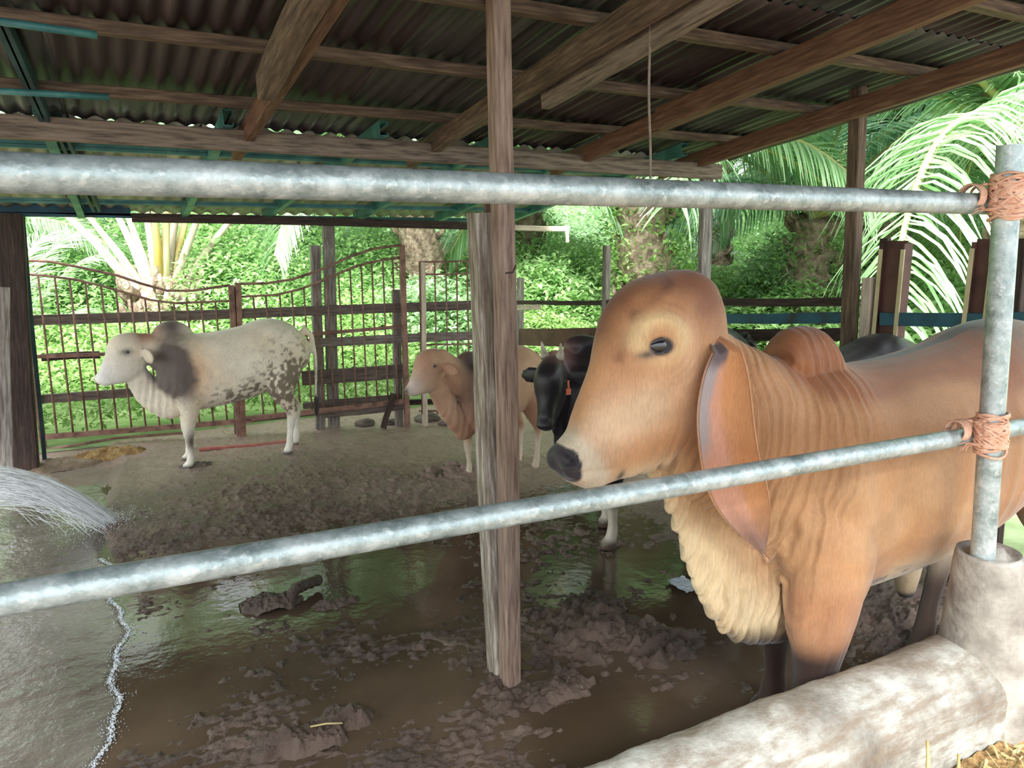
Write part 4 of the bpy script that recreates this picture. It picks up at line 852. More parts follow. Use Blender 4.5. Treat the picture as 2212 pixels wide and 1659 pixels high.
    n1 = fbm(co+s*7, .10, 3)-.5; fold = np.sin(2*PI*(co[:, 0]+.1*co[:, 2]+.05*n1)/.05)*np.exp(-(((co[:, 0]-.28*s)/.14)**2+((co[:, 2]-.75*s)/.2)**2))*.005
    setco(me, co+no*(fold+.005*n1)[:, None])
    inv = lambda p_: hd(np.array([p_]))[0]
    K = dict(eye=inv([lh(1425, 745)[0], HY, lh(1425, 745)[1]]), muz=inv([lh(1215, 1005)[0], HY, lh(1215, 1005)[1]]), poll=inv(pk), cheek=inv([lh(1400, 900)[0], HY, lh(1400, 900)[1]]), hs=hs, s=s)
    c = painter(co, no, K); setcol(me, np.clip(c, .003, .95)); link_mesh('body', me, mat, root, True)
    for sg in (1, -1):
        e = inv([lh(1425, 745)[0], HY+sg*.100, lh(1425, 745)[1]]); mm_ = MB(); mm_.sphere(e, .024*hs*1.1, 14, 10); mm_.build('eye', M['eye'], root, True)
    if horns:
        for sg in (1, -1):
            b0 = inv([lh(1500, 610)[0], HY+sg*.055, lh(1500, 610)[1]]); mm_ = MB(); ln = horns; pts = [b0, b0+np.array([0, sg*.25*ln, .35*ln]), b0+np.array([.01, sg*.32*ln, 1.*ln])]
            mm_.tube([pts[0]*(1-t)**2+2*pts[1]*t*(1-t)+pts[2]*t*t for t in np.linspace(0, 1, 8)], [.026*(1-.92*t)+.002 for t in np.linspace(0, 1, 8)], 10); mm_.build('horn', M['horn'], root, True)
    root['_k'] = 0; del root['_k']
    return root, K
def near(co, p_, r, sc_=(1, 1, 1)): d = (co-np.array(p_))*np.array(sc_); return np.exp(-(d**2).sum(1)/r**2)
def paint_cream(co, no, K):
    x, y, z = co.T; s = K['s']; N1 = fbm(co, .25, 4)-.5; N2 = fbm(co+4, .05, 3)-.5
    c = np.tile(L3(240, 228, 204), (len(co), 1)); c = mixc(c, L3(218, 190, 156), np.clip(.2+2.5*N1, 0, 1)*.6)
    c = mixc(c, L3(206, 160, 118), near(co, (-.06*s, 0, 1.0*s), .16*s, (1, .2, .6))*.8)
    d = near(co, (.13*s, 0, 1.02*s), .19*s, (1., .2, .52)); d = sst(.25, .62, d+.7*N1+.25*N2); c = mixc(c, L3(88, 76, 72), d*.95)
    c = mixc(c, L3(76, 68, 66), near(co, (.10*s, 0, 1.42*s), .13*s, (1, .5, 1)))
    c = mixc(c, L3(246, 244, 236), near(co, K['muz'], .22)); c = mixc(c, L3(226, 220, 208), near(co, K['cheek'], .13)*.7)
    c = mixc(c, L3(158, 96, 62), near(co, K['poll']+np.array([0, 0, .03]), .10)*1.); c = mixc(c, L3(60, 52, 48), near(co, K['muz']+np.array([.02, 0, 0]), .022)); c = mixc(c, L3(46, 42, 44), near(co, K['eye'], .042, (1, .2, 1.7)))
    mud = sst(-.02, .10, fbm(co+33, .028, 3)-.5+.35*near(co, (-1.0*s, .2*s, .82*s), .24*s, (1, .3, .8))+.25*near(co, (-.5*s, .2*s, .64*s), .2*s, (.6, .3, 1))-.13); mud *= np.clip(near(co, (-1.0*s, .2*s, .82*s), .3*s, (1, .3, .8))*1.6+near(co, (-.55*s, .2*s, .64*s), .26*s, (.6, .3, 1.3))*1.4, 0, 1)
    c = mixc(c, L3(112, 96, 78), mud*.9)
    c = mixc(c, L3(244, 238, 222), sst(.5*s, .35*s, z)); c = mixc(c, L3(70, 60, 54), sst(.05, .02, z)); c = mixc(c, L3(92, 78, 68), near(co, (0.02, .17*s, .22), .04, (1, .2, .5))); c = mixc(c, L3(52, 46, 44), sst(.62*s, .56*s, z)*sst(-1.38*s*.9, -1.42*s*.9, x))
    return c*(1+.25*N2[:, None])
small_cow((.50, 6.32), PI+.06, .77, .90, 'cream white young bull with dark grey shoulder and muddy hind leg by the gate', M['coat'], (.27, 0, 1.01), .68, -.02, .10, paint_cream, hump=1.0, dewlap=1.0, legs=((.04, .17), (.0, -.15), (-1.12, .17, .08), (-1.12, -.15, -.10)))
def paint_calf(co, no, K):
    x, y, z = co.T; s = K['s']; N1 = fbm(co, .2, 4)-.5; N2 = fbm(co+4, .04, 3)-.5
    c = np.tile(L3(186, 140, 110), (len(co), 1)); c = mixc(c, L3(214, 172, 142), np.clip(.3+2*N1, 0, 1)*.7)
    c = mixc(c, L3(70, 50, 46), np.clip(near(co, (.10*s, 0, 1.38*s), .16*s, (1, .5, 1))+near(co, (.14*s, 0, 1.02*s), .15*s, (1, .2, .5))*.75, 0, 1))
    c = mixc(c, L3(224, 208, 194), near(co, K['muz'], .12)); c = mixc(c, L3(214, 190, 166), near(co, K['eye'], .05)*.8); c = mixc(c, L3(40, 34, 36), near(co, K['muz']+np.array([.015, 0, 0]), .032)); c = mixc(c, L3(40, 34, 36), near(co, K['eye'], .022, (1, .2, 1.4)))
    c = mixc(c, L3(230, 204, 176), near(co, (-1.25*s*.75, .1, 1.02*s), .13*s)*.9); c = mixc(c, L3(98, 76, 58), near(co, (-1.2*s*.75, .2*s, .74*s), .15*s)*sst(-.05, .05, N2+.1))
    c = mixc(c, L3(214, 196, 172), sst(.5*s, .35*s, z)); return c*(1+.2*N2[:, None])
small_cow((2.30, 4.90), PI+.30, .66, .72, 'light brown calf with white muzzle standing behind the centre post', M['coat'], (.29, -.02, .965), .56, -.02, -.1, paint_calf, hump=.9, dewlap=.5, horns=None, legs=((.03, .17), (-.05, -.15), (-1.12, .17, .0), (-1.12, -.15, -.06)))
def paint_black(co, no, K):
    x, y, z = co.T; s = K['s']; N2 = fbm(co+4, .04, 3)-.5; N1 = fbm(co, .2, 3)-.5
    c = np.tile(L3(34, 30, 33), (len(co), 1)); c = mixc(c, L3(186, 136, 124), near(co, K['poll']+np.array([.01, 0, .05]), .085)*1.2*.85); c = mixc(c, L3(110, 70, 46), near(co, K['cheek'], .05)*.6)
    c = mixc(c, L3(206, 196, 178), sst(.36*s, .26*s, z+.03*N1)); c = mixc(c, L3(96, 80, 66), sst(.07, .03, z)); return c*(1+.2*N2[:, None])
rb, KB = small_cow((2.46, 3.56), PI, .86, .95, 'black horned bull with a pinkish crown, half hidden behind the big cow muzzle', M['coatblack'], (.31, .02, 1.10), .62, .30, .75, paint_black, hump=.6, dewlap=.8, horns=.085, legs=((.0, .19), (-.22, -.15), (-1.12, .17, .0), (-1.12, -.15, 0)))
# orange tag on the bull's ear
e_ = Vector(KB['cheek'])+Vector((-.05, .085, .10)); m = MB(); m.box(e_+Vector((0, .012, -.03)), (.028, .006, .035)); m.tube([e_+Vector((0, .008, .03)), e_+Vector((0, .012, -.01))], .006, 8); m.build('ear_tag', M['tagm'], rb)
def paint_black2(co, no, K):
    x, y, z = co.T; s = K['s']; N1 = fbm(co, .2, 3)-.5; c = np.tile(L3(36, 31, 33), (len(co), 1)); c = mixc(c, L3(150, 122, 100), sst(.15*s, .4*s, x+.2*N1)*sst(1.0*s, 1.2*s, z)*.8); return c
small_cow((2.98, 2.66), PI, .86, .86, 'glossy black cow standing close behind the big cow back', M['coatblack'], (.50, -.05, 1.02), .8, .5, -.2, paint_black2, hump=.45, dewlap=.4)
srail((1100, 727), (1300, 730), .17, 'redbrown', 'broad red brown plank behind the black bull horns', .03)
# ================================================================== VEGETATION
def frond_mesh(name, L, droop, nl, ll, hang, seed, bare=.12, lw=.022, rise=0., rach=.02):
    """stalk leaves the crown along +x and arches down; leaflets on both sides. Vertices: leaflets then stalk, materials 0/1"""
    rs = np.random.RandomState(seed); V = []; Fq = []
    def spine(t): return np.array([L*t*(1-.12*droop*t*t), .06*L*math.sin(t*2+seed)*t, L*(rise*t-droop*.55*t**2.2)])
    for side in (-1, 1):
        for k in range(nl):
            t = bare+(1-bare)*(k+rs.uniform(-.3, .3))/nl; t = min(max(t, bare), 1); c = spine(t); tg = spine(min(t+.01, 1.01))-spine(t-.01); tg /= np.linalg.norm(tg)
            s_ = math.sin(PI*min(1, (.12+.88*(t-bare)/(1-bare))))**.45 if t < .97 else .5
            l = ll*(.35+.75*s_)*rs.uniform(.85, 1.1); upv = np.array([0, 0, 1.]); sd = np.cross(upv, tg); sd /= np.linalg.norm(sd)+1e-6; sd *= side
            sweep = .35+.55*t; d = sd*math.cos(sweep)+tg*math.sin(sweep)+upv*rs.uniform(-.1, .35); d /= np.linalg.norm(d)
            hg = hang*rs.uniform(.6, 1.3); p_ = c.copy(); w = lw*rs.uniform(.8, 1.2); n = 4; b = len(V); wd = np.cross(d, upv); wd /= np.linalg.norm(wd)+1e-6
            for j in range(n+1):
                u = j/n; ww = w*(1-.85*u**1.6)*(.55+.45*min(1, u*4)); V += [p_-wd*ww*.5-upv*ww*.25, p_+upv*ww*.18, p_+wd*ww*.5-upv*ww*.25]
                d2 = d-upv*hg*(u*1.3)**1.4; d2 /= np.linalg.norm(d2); p_ = p_+d2*l/n; wd = np.cross(d2, upv+.01); wd /= np.linalg.norm(wd)+1e-6
            for j in range(n):
                a = b+j*3; Fq += [(a, a+1, a+4, a+3), (a+1, a+2, a+5, a+4)]
    nlf = len(Fq); m = MB(); m.tube([spine(t) for t in np.linspace(0, 1, 14)], [rach*(1-.85*t)+.003 for t in np.linspace(0, 1, 14)], 6, cap=False); o = len(V)
    V += list(m.v); Fq += [tuple(i+o for i in f) for f in m.f if len(f) == 4]
    me = fast_mesh(name, V, Fq); mi = np.zeros(len(me.polygons), np.int32); mi[nlf:] = 1; me.materials.append(M['palm']); me.materials.append(M['rachis']); me.polygons.foreach_set('material_index', mi); me.update(); return me
FR = [frond_mesh('frond', 1, 1.0, 105, .22, 1.3, 1, lw=.0088, rise=.35, rach=.009), frond_mesh('frond', 1, .75, 100, .21, .9, 2, lw=.0088, rise=.5, rach=.009), frond_mesh('frond', 1, 1.3, 105, .23, 1.9, 3, lw=.0095, rise=.3, rach=.009)]
FRD = []
for f in FR:
    g = f.copy(); g.materials[0] = M['palmdark']; FRD.append(g)
def place_frond(root, crown, az, el, L, mesh, roll=0.):
    o = bpy.data.objects.new('frond', mesh); col.objects.link(o); o.parent = root
    R = Matrix.Rotation(az, 4, 'Z') @ Matrix.Rotation(-el, 4, 'Y') @ Matrix.Rotation(roll, 4, 'X')
    o.matrix_basis = Matrix.Translation(Vector(crown)-root.location) @ R @ Matrix.Diagonal((L, L, L, 1)); return o
def palm(px, py, d, nf, L, label, seed, trunk_r=.22, dirs=None, dark=False, el0=-.1, el1=1.1, fern=0, group='oil palms beyond the pen'):
    crown = atd(px, py, d); rnd = random.Random(seed); root = thing('oil_palm', (crown.x, crown.y, 0), label, 'palm tree', group)
    m = MB(); n = 12; pts = [Vector((.1*math.sin(k*.6+seed), .1*math.cos(k*.5+seed), crown.z*k/n)) for k in range(n+1)]; pts[0].z = -.1
    m.tube(pts, [trunk_r*(1.15+.18*math.sin(k*2.3)) for k in range(n+1)], 14)
    for k in range(int(26*crown.z)):
        z = rnd.uniform(.05, crown.z); a = rnd.uniform(0, 2*PI); r = trunk_r*1.05; p0 = Vector((r*math.cos(a), r*math.sin(a), z)); m.tube([p0, p0+Vector((.10*math.cos(a), .10*math.sin(a), .10)), p0+Vector((.13*math.cos(a), .13*math.sin(a), .22))], [.05, .04, .012], 6)
    m.build('trunk', M['trunk'], root, True)
    ms = FRD if dark else FR
    for k in range(nf):
        az = 2*PI*k*.382+rnd.uniform(-.2, .2); place_frond(root, crown, az, rnd.uniform(el0, el1), L*rnd.uniform(.8, 1.1), ms[rnd.randrange(3)], rnd.uniform(-.3, .3))
    for (az, el, l) in (dirs or []): place_frond(root, crown, az, el, l, ms[rnd.randrange(3)], 0)
    if fern: leafblob('creeper', root, [(0, 0, crown.z*.5)], (trunk_r*2.2, trunk_r*2.2, crown.z*.52), fern, .10, M['bright'], seed)
    return root
def leaves_arr(cs, size, rs, up_=.4, asp=.5):
    """each leaf: kite of 2 quads folded along the midrib"""
    n = len(cs); a = rs.uniform(0, 2*PI, n); e = rs.uniform(-.9, .6, n); sz = size*rs.uniform(.6, 1.4, n)
    d = np.stack([np.cos(a)*np.cos(e), np.sin(a)*np.cos(e), np.sin(e)], 1); s_ = np.stack([-np.sin(a), np.cos(a), rs.uniform(-.5, .5, n)], 1); s_ /= np.linalg.norm(s_, axis=1)[:, None]; u_ = np.cross(d, s_)
    D = d*sz[:, None]; S = s_*(sz*asp*.5)[:, None]; U = u_*(sz*.10)[:, None]
    P_ = np.stack([cs, cs+D*.45-S+U, cs+D*.5, cs+D, cs+D*.45+S+U], 1).reshape(-1, 3); i = np.arange(n)*5
    Fq = np.concatenate([np.stack([i, i+1, i+3, i+2], 1), np.stack([i, i+2, i+3, i+4], 1)]); return P_, Fq
def leafblob(name, parent, centers, rad, n, size, mat, seed, label=None, cat=None, group=None, loc=None):
    rs = np.random.RandomState(seed); c = np.array(centers)[rs.randint(0, len(centers), n)]; v = rs.normal(size=(n, 3)); v /= np.linalg.norm(v, axis=1)[:, None]; r = rs.uniform(.45, 1.0, n)[:, None]**.5
    b = 1+.35*(vnoise(v*2+seed, .5)-.5)[:, None]*2; P_, Fq = leaves_arr(c+v*r*b*np.array(rad), size, rs); o = link_mesh(name, fast_mesh(name, P_, Fq), mat, parent)
    if loc is not None: o.location = loc
    if label: tag(o, label, cat, group)
    return o
# --- undergrowth wall (uncountable)
def undergrowth(name, n, x0, x1, y0, y1, hfun, size, mat, seed, label):
    rs = np.random.RandomState(seed); x = rs.uniform(x0, x1, n); y = rs.uniform(y0, y1, n); h = hfun(x, y)
    top = np.maximum(.05, h*(.35+1.1*vnoise(np.stack([x, y, x*0], 1)+seed, 1.1))); z = top*(1-np.abs(rs.normal(0, .28, n)))
    k = z > 0; P_, Fq = leaves_arr(np.stack([x, y, z], 1)[k], size, rs); o = link_mesh(name, fast_mesh(name, P_, Fq), mat); return tag(o, label, 'foliage', kind='stuff')
undergrowth('undergrowth', 90000, -7, 8, 9.0, 12.5, lambda x, y: .5+.55*(y-9)+.0*x, .085, M['under'], 1, 'dense bright green undergrowth behind the gate')
undergrowth('undergrowth', 80000, -9, 12, 12., 17, lambda x, y: 1.7+.22*(y-12), .13, M['shade'], 2, 'tall darker thicket of leaves behind the palms')
undergrowth('undergrowth', 90000, 8, 24, 4.0, 16, lambda x, y: .2+.25*np.clip(x-8+.4*(y-4), 0, 9), .12, M['under'], 3, 'green thicket beyond the right side fence')
undergrowth('undergrowth', 30000, 14, 34, 10, 26, lambda x, y: 2.6+0*x, .30, M['shade'], 4, 'dark green thicket far behind at right')
undergrowth('weeds', 42000, 4.3, 12, 3.2, 12, lambda x, y: .16+0*x, .07, M['bright'], 5, 'low bright weeds outside the right side fence')
undergrowth('weeds', 42000, -4, 6, 7.45, 10.5, lambda x, y: .28+.25*(y-7.4), .07, M['bright'], 6, 'low bright weeds just outside the gate')
undergrowth('undergrowth', 34000, -16, -3, 9, 18, lambda x, y: 2.3+0*x, .2, M['under'], 7, 'green thicket at the far left behind the gate')
undergrowth('canopy', 26000, -14, 30, 18, 26, lambda x, y: 3.4+0*x, .38, M['under'], 8, 'high green canopy far behind the palms')
def hang(az): return az
# directions: world angles; camera looks toward about 62 degrees
palm(640, 560, 13.5, 20, 3.0, 'small oil palm behind the right gate leaf', 11, dark=False, trunk_r=.2)
palm(900, 330, 11.0, 20, 3.8, 'oil palm with fronds hanging over the gate top, left of the centre post', 12, trunk_r=.25)
palm(1130, 400, 13.0, 16, 3.6, 'oil palm seen just right of the centre post', 22, trunk_r=.25)
palm(1400, 330, 10.5, 16, 3.6, 'oil palm with creeper covered trunk behind the big cow forehead', 13, trunk_r=.3, fern=3800)
palm(1760, 470, 12.0, 20, 3.4, 'oil palm with dark ferny trunk right of the grey beam post', 14, dark=True, fern=1200, trunk_r=.3)
palm(1945, 440, 15.0, 20, 3.8, 'oil palm farther back right of the tall slender post', 15, dark=True)
palm(2260, 330, 8.0, 16, 4.2, 'near oil palm at the right edge with long fronds arching left', 16, trunk_r=.35, dirs=[(PI*.80, .75, 4.8), (PI*.86, .5, 5.2), (PI*.9, .25, 4.6), (PI*.75, .95, 5.2), (PI*.95, .6, 5.0), (PI*.84, .85, 5.6), (PI*.70, .6, 5.4), (PI*.78, .35, 4.8)])
palm(2330, 160, 10.5, 26, 4.6, 'oil palm beyond the right edge behind the nearest one', 31, trunk_r=.3, el0=-.2, el1=.9)
palm(1900, 250, 13.5, 24, 4.0, 'oil palm whose crown fills the gap left of the pipe post', 32, trunk_r=.3, el0=-.2, el1=.9)
palm(2050, 300, 17.0, 22, 4.4, 'tall far oil palm behind the near right palm', 17, dark=False)
palm(1560, 250, 15.0, 22, 4.2, 'tall far oil palm above the end of the big beam', 18, dark=False)
palm(120, 420, 13.0, 18, 3.8, 'oil palm at the far left behind the gate', 19, dark=False)
palm(-120, 560, 10.5, 14, 3.0, 'oil palm hidden beyond the left picture edge', 20)
# near cut-back palm with yellow stalks behind the left gate leaf
def stump_palm():
    c = atd(352, 640, 9.6); root = thing('oil_palm', (c.x, c.y, 0), 'cut-back oil palm with thick yellow-edged stalks behind the left gate leaf', 'palm tree', 'oil palms beyond the pen'); rnd = random.Random(2)
    m = MB(); m.tube([(0, 0, -.1), (0, 0, .5), (0, 0, c.z-.1), (0, 0, c.z+.25)], [.30, .34, .38, .2], 16)
    for k in range(60):
        a = rnd.uniform(0, 2*PI); z = rnd.uniform(.1, c.z+.1); r = .33; p0 = Vector((r*math.cos(a), r*math.sin(a), z)); m.tube([p0, p0+Vector((.12*math.cos(a), .12*math.sin(a), .12)), p0+Vector((.17*math.cos(a), .17*math.sin(a), .30))], [.07, .055, .02], 7)
    m.build('trunk', M['trunk'], root, True)
    for (px, py, b) in ((40, 380, .2), (150, 430, .35), (215, 400, .1), (255, 420, .0), (300, 380, -.1), (330, 420, -.2), (365, 380, -.15), (395, 400, .0), (430, 390, .1), (470, 380, -.1), (540, 440, .1), (580, 400, .3)):
        tp = atd(px, py, 9.6+b*3); p0 = Vector((0, 0, c.z))+Vector(((px-350)*.0009, -.10, rnd.uniform(-.05, .15))); q = tp-Vector((c.x, c.y, 0)); d = (q-p0); e = p0+d*1.1
        pts = [p0, p0.lerp(e, .3)+Vector((0, 0, .10)), p0.lerp(e, .65)+Vector((0, 0, .10)), e]; m = MB(); m.tube(pts, [.075, .05, .035, .028], 8); o = m.build('stalk', M['petiole'] if rnd.random() < .6 else M['petiole2'], root, True)
        az = math.atan2(d.y, d.x); fr_ = place_frond(root, Vector((c.x, c.y, 0))+e, az, .6, 2.6, FR[rnd.randrange(3)])
M['petiole2'] = noisy('pale pinkish palm stalk', [s2l(150, 136, 116), s2l(196, 182, 164)], scale=4, rough=.6, bump=.2)
stump_palm()
# low frond by the left end of the gate
root = thing('palm_seedling', atd(30, 900, 8.6), 'young palm with long leaflets just behind the left end of the gate', 'palm tree'); root.location.z = 0
for az, el, L in ((.3, 1.0, 1.9), (-.2, .8, 1.8), (.8, 1.1, 1.8), (1.6, 1.2, 1.6), (3.4, 1.0, 1.5), (-.6, .5, 1.4)): place_frond(root, root.location+Vector((0, 0, .25)), az, el, L, FR[1])
# bushes (individual)
k = 0
for px, py, d, r, mt, lb in ((470, 560, 10.8, .8, 'shade', 'dark leafy bush behind the gap between gate leaves'), (600, 760, 10.2, .6, 'bright', 'bright green bush behind the cream bull rump'), (760, 620, 10.6, .9, 'under', 'leafy bush behind the middle of the right gate leaf'), (930, 640, 10.0, .8, 'shade', 'dense bush left of the centre post'), (120, 660, 11.0, .9, 'under', 'leafy bush behind the far left of the gate'), (240, 760, 10.4, .7, 'bright', 'bright bush behind the cream bull head'),
                             (1180, 600, 11.5, .8, 'under', 'leafy bush just right of the centre post'), (1250, 560, 12.5, 1.0, 'under', 'taller bush left of the creeper trunk'), (1620, 620, 13.0, .8, 'bright', 'bright bush right of the big cow crown'), (1700, 560, 12.5, .8, 'shade', 'dark bush at the foot of the ferny palm'), (2050, 620, 11.0, .9, 'under', 'leafy bush between brown steel posts'), (2080, 540, 12.0, 1.1, 'bright', 'tall bright bush left of the pipe post'), (1980, 610, 13., 1., 'shade', 'dark bush behind the brown steel posts')):
    c = atd(px, py, d); leafblob('bush', None, [(0, 0, max(.2, c.z*.6))], (r, r, max(.5, c.z*.65)), 5200, .10, M[mt], 40+k, lb, 'bush', 'bushes beyond the pen', (c.x, c.y, 0)); k += 1
# ================================================================== FLOOR
def floor():
    xs = np.concatenate([np.linspace(-2.2, -.75, 50)[:-1], np.arange(-.75, 3.3, .008), np.linspace(3.3, 4.3, 60)]); ys = [1.4]
    while ys[-1] < 7.35: ys.append(ys[-1]+.0065+.0022*max(0, ys[-1]-2.2))
    ys = np.array(ys); nx, ny = len(xs), len(ys)
    X, Y = np.meshgrid(xs, ys, indexing='ij'); p = np.stack([X.ravel(), Y.ravel(), np.zeros(nx*ny)], 1)
    x, y = p[:, 0], p[:, 1]
    broad = fbm(p, 1.1, 3)-.5
    med = fbm(p+3, .22, 4)-.5
    fine = fbm(p+9, .065, 2); fine2 = fbm(p+19, .032, 2)
    rid = 1-np.abs(fbm(p*[.8, 1.6, 1]+30, .085, 3)-.5)*9       # thin wandering ridges
    rid2 = 1-np.abs(fbm(p*[.9, 1.3, 1]+77, .050, 3)-.5)*11; rid3 = 1-np.abs(fbm(p+177, .030, 2)-.5)*9
    def zone(cx, cy, rx, ry, e=1.): return np.exp(-(((x-cx)/rx)**2+((y-cy)/ry)**2)*e)
    def zpx(px, py, r, ry=None): q = onz(px, py); return zone(q.x, q.y, r, ry or r)
    Z = -.012+.030*broad+.020*med
    Z += .03*sst(4.2, 5.2, y)                                   # drier, higher mud at the back
    Z += .025*sst(2.6, 3.4, x)*(1-sst(4.8, 5.5, y))
    # clump field
    dens = .25*zpx(500, 1450, .5)+.9*zpx(1350, 1380, .35)+.9*zpx(1250, 1300, .35)+.8*zpx(1180, 1480, .28, .22)+.7*zpx(1500, 1500, .25)+.9*zpx(1950, 1330, .5)+.5*zpx(1000, 1180, .5)+.45*zpx(600, 1080, .6)+.4*zpx(900, 1050, .5)+.6*zpx(1300, 1180, .4)+.3*zpx(900, 1380, .4)+.5*zpx(1000, 1550, .2, .15)
    dens = np.clip(dens, 0, 1)
    lump = sst(.0, .16, fine-(.58-.16*dens)); lump2 = sst(0, .2, fine2-(.60-.12*dens))
    Z += (.018*lump+.012*lump2)*(.35+.9*dens)*(.6+.8*fbm(p+44, .12, 2))
    Z += .011*np.clip(rid, 0, 1)**.7*(.45+.55*sst(-.12, .12, broad+med))*(1-sst(4.4, 5, y))
    Z += (.009*np.clip(rid2, 0, 1)**.8*(.3+.9*fbm(p+120, .3, 2))+.005*np.clip(rid3, 0, 1)*fbm(p+130, .25, 2))*(1-sst(4.6, 5.6, y))
    # mounds
    def mound(px, py, r, ry, h, sd):
        q = onz(px, py); d = np.sqrt(((x-q.x)/r)**2+((y-q.y)/ry)**2)+.55*(fbm(p+sd, .1, 3)-.5)*2
        return h*np.clip(1-d, 0, 1)**.7*(.45+.7*fbm(p+sd+5, .07, 2)+.35*lump)
    Z = np.maximum(Z, -.01)+mound(1170, 1500, .2, .10, .035, 1)+mound(1300, 1370, .26, .2, .05, 2)+mound(1430, 1400, .2, .15, .05, 3)+mound(990, 1018, .3, .2, .05, 6)
    # smooth puddles
    pud = .8*zpx(800, 1240, .42, .38)+.9*zpx(1400, 1560, .32, .2)+1.0*zpx(1280, 1240, .35, .2)+.8*zpx(1500, 1280, .4, .12)+.7*zpx(1250, 1500, .2, .15)+.8*zpx(850, 1500, .3, .2)+.9*zpx(350, 1450, .25, .3)
    Z -= .045*np.clip(pud, 0, 1)
    # rinsed strip at the left, a step lower than the mud
    q0 = -.02+.0*y; edge = sst(.06, -.05, x-(-.08+.06*np.sin(y*2.1)+.04*(fbm(p+50, .2, 3)-.5)))
    Z = Z*(1-edge)+edge*(-.02+.012*med+.004*fine)
    Z += .006*(fbm(p+70, .03, 2)-.5)
    p[:, 2] = Z
    a = (np.arange(nx-1)[:, None]*ny+np.arange(ny-1)).ravel()
    o = link_mesh('floor', fast_mesh('floor', p, np.stack([a, a+ny, a+ny+1, a+1], 1)), M['mud'], smooth=True); o['kind'] = 'structure'
floor()
M['foamglint'] = noisy('white foam sparkle', [s2l(190, 200, 210), s2l(235, 240, 245)], scale=20, rough=.15, bump=0)  # white of the foam also paints the sparkle on the water edge
def flatgrid(name, x0, x1, y0, y1, z, n, mat, fz=None):
    X, Y = np.meshgrid(np.linspace(x0, x1, n), np.linspace(y0, y1, n), indexing='ij'); p = np.stack([X.ravel(), Y.ravel(), np.full(n*n, z)], 1)
    if fz is not None: p[:, 2] += fz(p)
    a = (np.arange(n-1)[:, None]*n+np.arange(n-1)).ravel(); return link_mesh(name, fast_mesh(name, p, np.stack([a, a+n, a+n+1, a+1], 1)), mat, smooth=True)
o = flatgrid('puddle_water', -.3, 4.2, 1.42, 6.0, -.002, 60, M['puddle']); tag(o, 'murky brown water standing between the mud ridges', 'water', kind='stuff')
def edge_x(y): return -.115+.05*np.sin(y*2.1)+.022*np.sin(y*9)+.010*np.sin(y*23)
o = flatgrid('rinse_water', -2.2, .0, 1.42, 6.1, .003, 220, M['flow'], lambda p: .010*(fbm(p*[1, 2.2, 1], .18, 4)-.5)*sst(0, -.15, p[:, 0])-.010*sst(-.04, .0, p[:, 0])); tag(o, 'shallow rippling rinse water on the left of the floor', 'water', kind='stuff')
cc_ = getco(o.data); cc_[:, 0] += (edge_x(cc_[:, 1])+.01)*sst(-2.2, 0, cc_[:, 0]); setco(o.data, cc_)
# foam line along the rinse water edge, white beads standing in for sparkling highlights
V = []; Fq = []
mb = MB()
for k in range(5200):
    y = RNG.uniform(2.1, 4.6); x0 = float(edge_x(y))+RNG.normal(0, .006 if k % 4 else .022); s = RNG.uniform(.0005, .0019)
    mb.sphere((x0, y, .004), (s, s*2.6, s*.7), 5, 4)
tag(mb.build('foam', M['foamglint'], None, True), 'white foam beads standing in for sparkle along the edge of the running water', 'foam', kind='stuff')
# ground outside
def hills(p): return .0
o = flatgrid('ground_outside', -30, 45, 7.3, 60, -.02, 220, M['grass'], lambda p: .10*(fbm(p, 1.5, 4)-.5)+.02*np.clip(p[:, 1]-9, 0, 30)); o['kind'] = 'structure'
o = flatgrid('ground_right', 4.28, 40, -3, 7.35, -.02, 160, M['grass'], lambda p: .06*(fbm(p, 1.5, 4)-.5)); o['kind'] = 'structure'
o = flatgrid('ground_left', -30, -2.15, -3, 7.35, -.03, 60, M['soil']); o['kind'] = 'structure'
o = flatgrid('walkway', -3, 8, -4, 1.35, .24, 60, M['soil']); o['kind'] = 'structure'
# concrete floor lip + soil strip by the gate
board('floor_edge', onz(430, 972, .02), onz(640, 951, .02), .05, .02, M['red'], 'faded red strip lying on the floor edge behind the cream cow', 'hose', wob=.006)
def heap(name, px, py, rx, ry, h, mat, label, cat, seed, n=70, z0=0.):
    c = onz(px, py, z0); X, Y = np.meshgrid(np.linspace(-1, 1, n), np.linspace(-1, 1, n), indexing='ij'); d = np.sqrt(X**2+Y**2)
    p = np.stack([(X*rx).ravel(), (Y*ry).ravel(), np.zeros(n*n)], 1); q = p+seed*3.1+[c.x, c.y, 0]
    e = 1-(d.ravel()+.7*(fbm(q, rx*.6, 3)-.5)*2); e = np.sign(e)*np.abs(e)**.75
    p[:, 2] = h*np.clip(e, -.3, 1)*(.5+1.0*fbm(q+4, min(.09, rx*.35), 4))+(.35*h*np.maximum(0, fbm(q+9, .035, 3)-.45)*2+.012*(fbm(q+19, .016, 2)-.4))*np.clip(e*3, 0, 1)
    p[:, 2] -= .012
    a = (np.arange(n-1)[:, None]*n+np.arange(n-1)).ravel(); o = link_mesh(name, fast_mesh(name, p, np.stack([a, a+n, a+n+1, a+1], 1)), mat, smooth=True); o.location = (c.x, c.y, z0)
    return tag(o, label, cat)
heap('mud_pile', 630, 1605, .18, .10, .085, M['mud'], 'brown dung pile at the bottom edge of the photo left of centre', 'mud pile', 1, 170)
heap('mud_pile', 745, 1560, .12, .07, .075, M['mud'], 'low dung pile right of the bottom pile', 'mud pile', 5, 90)
heap('mud_pile', 590, 1305, .15, .09, .07, M['mud'], 'lumpy dung pile around the muddy pipe elbow', 'mud pile', 2, 90)
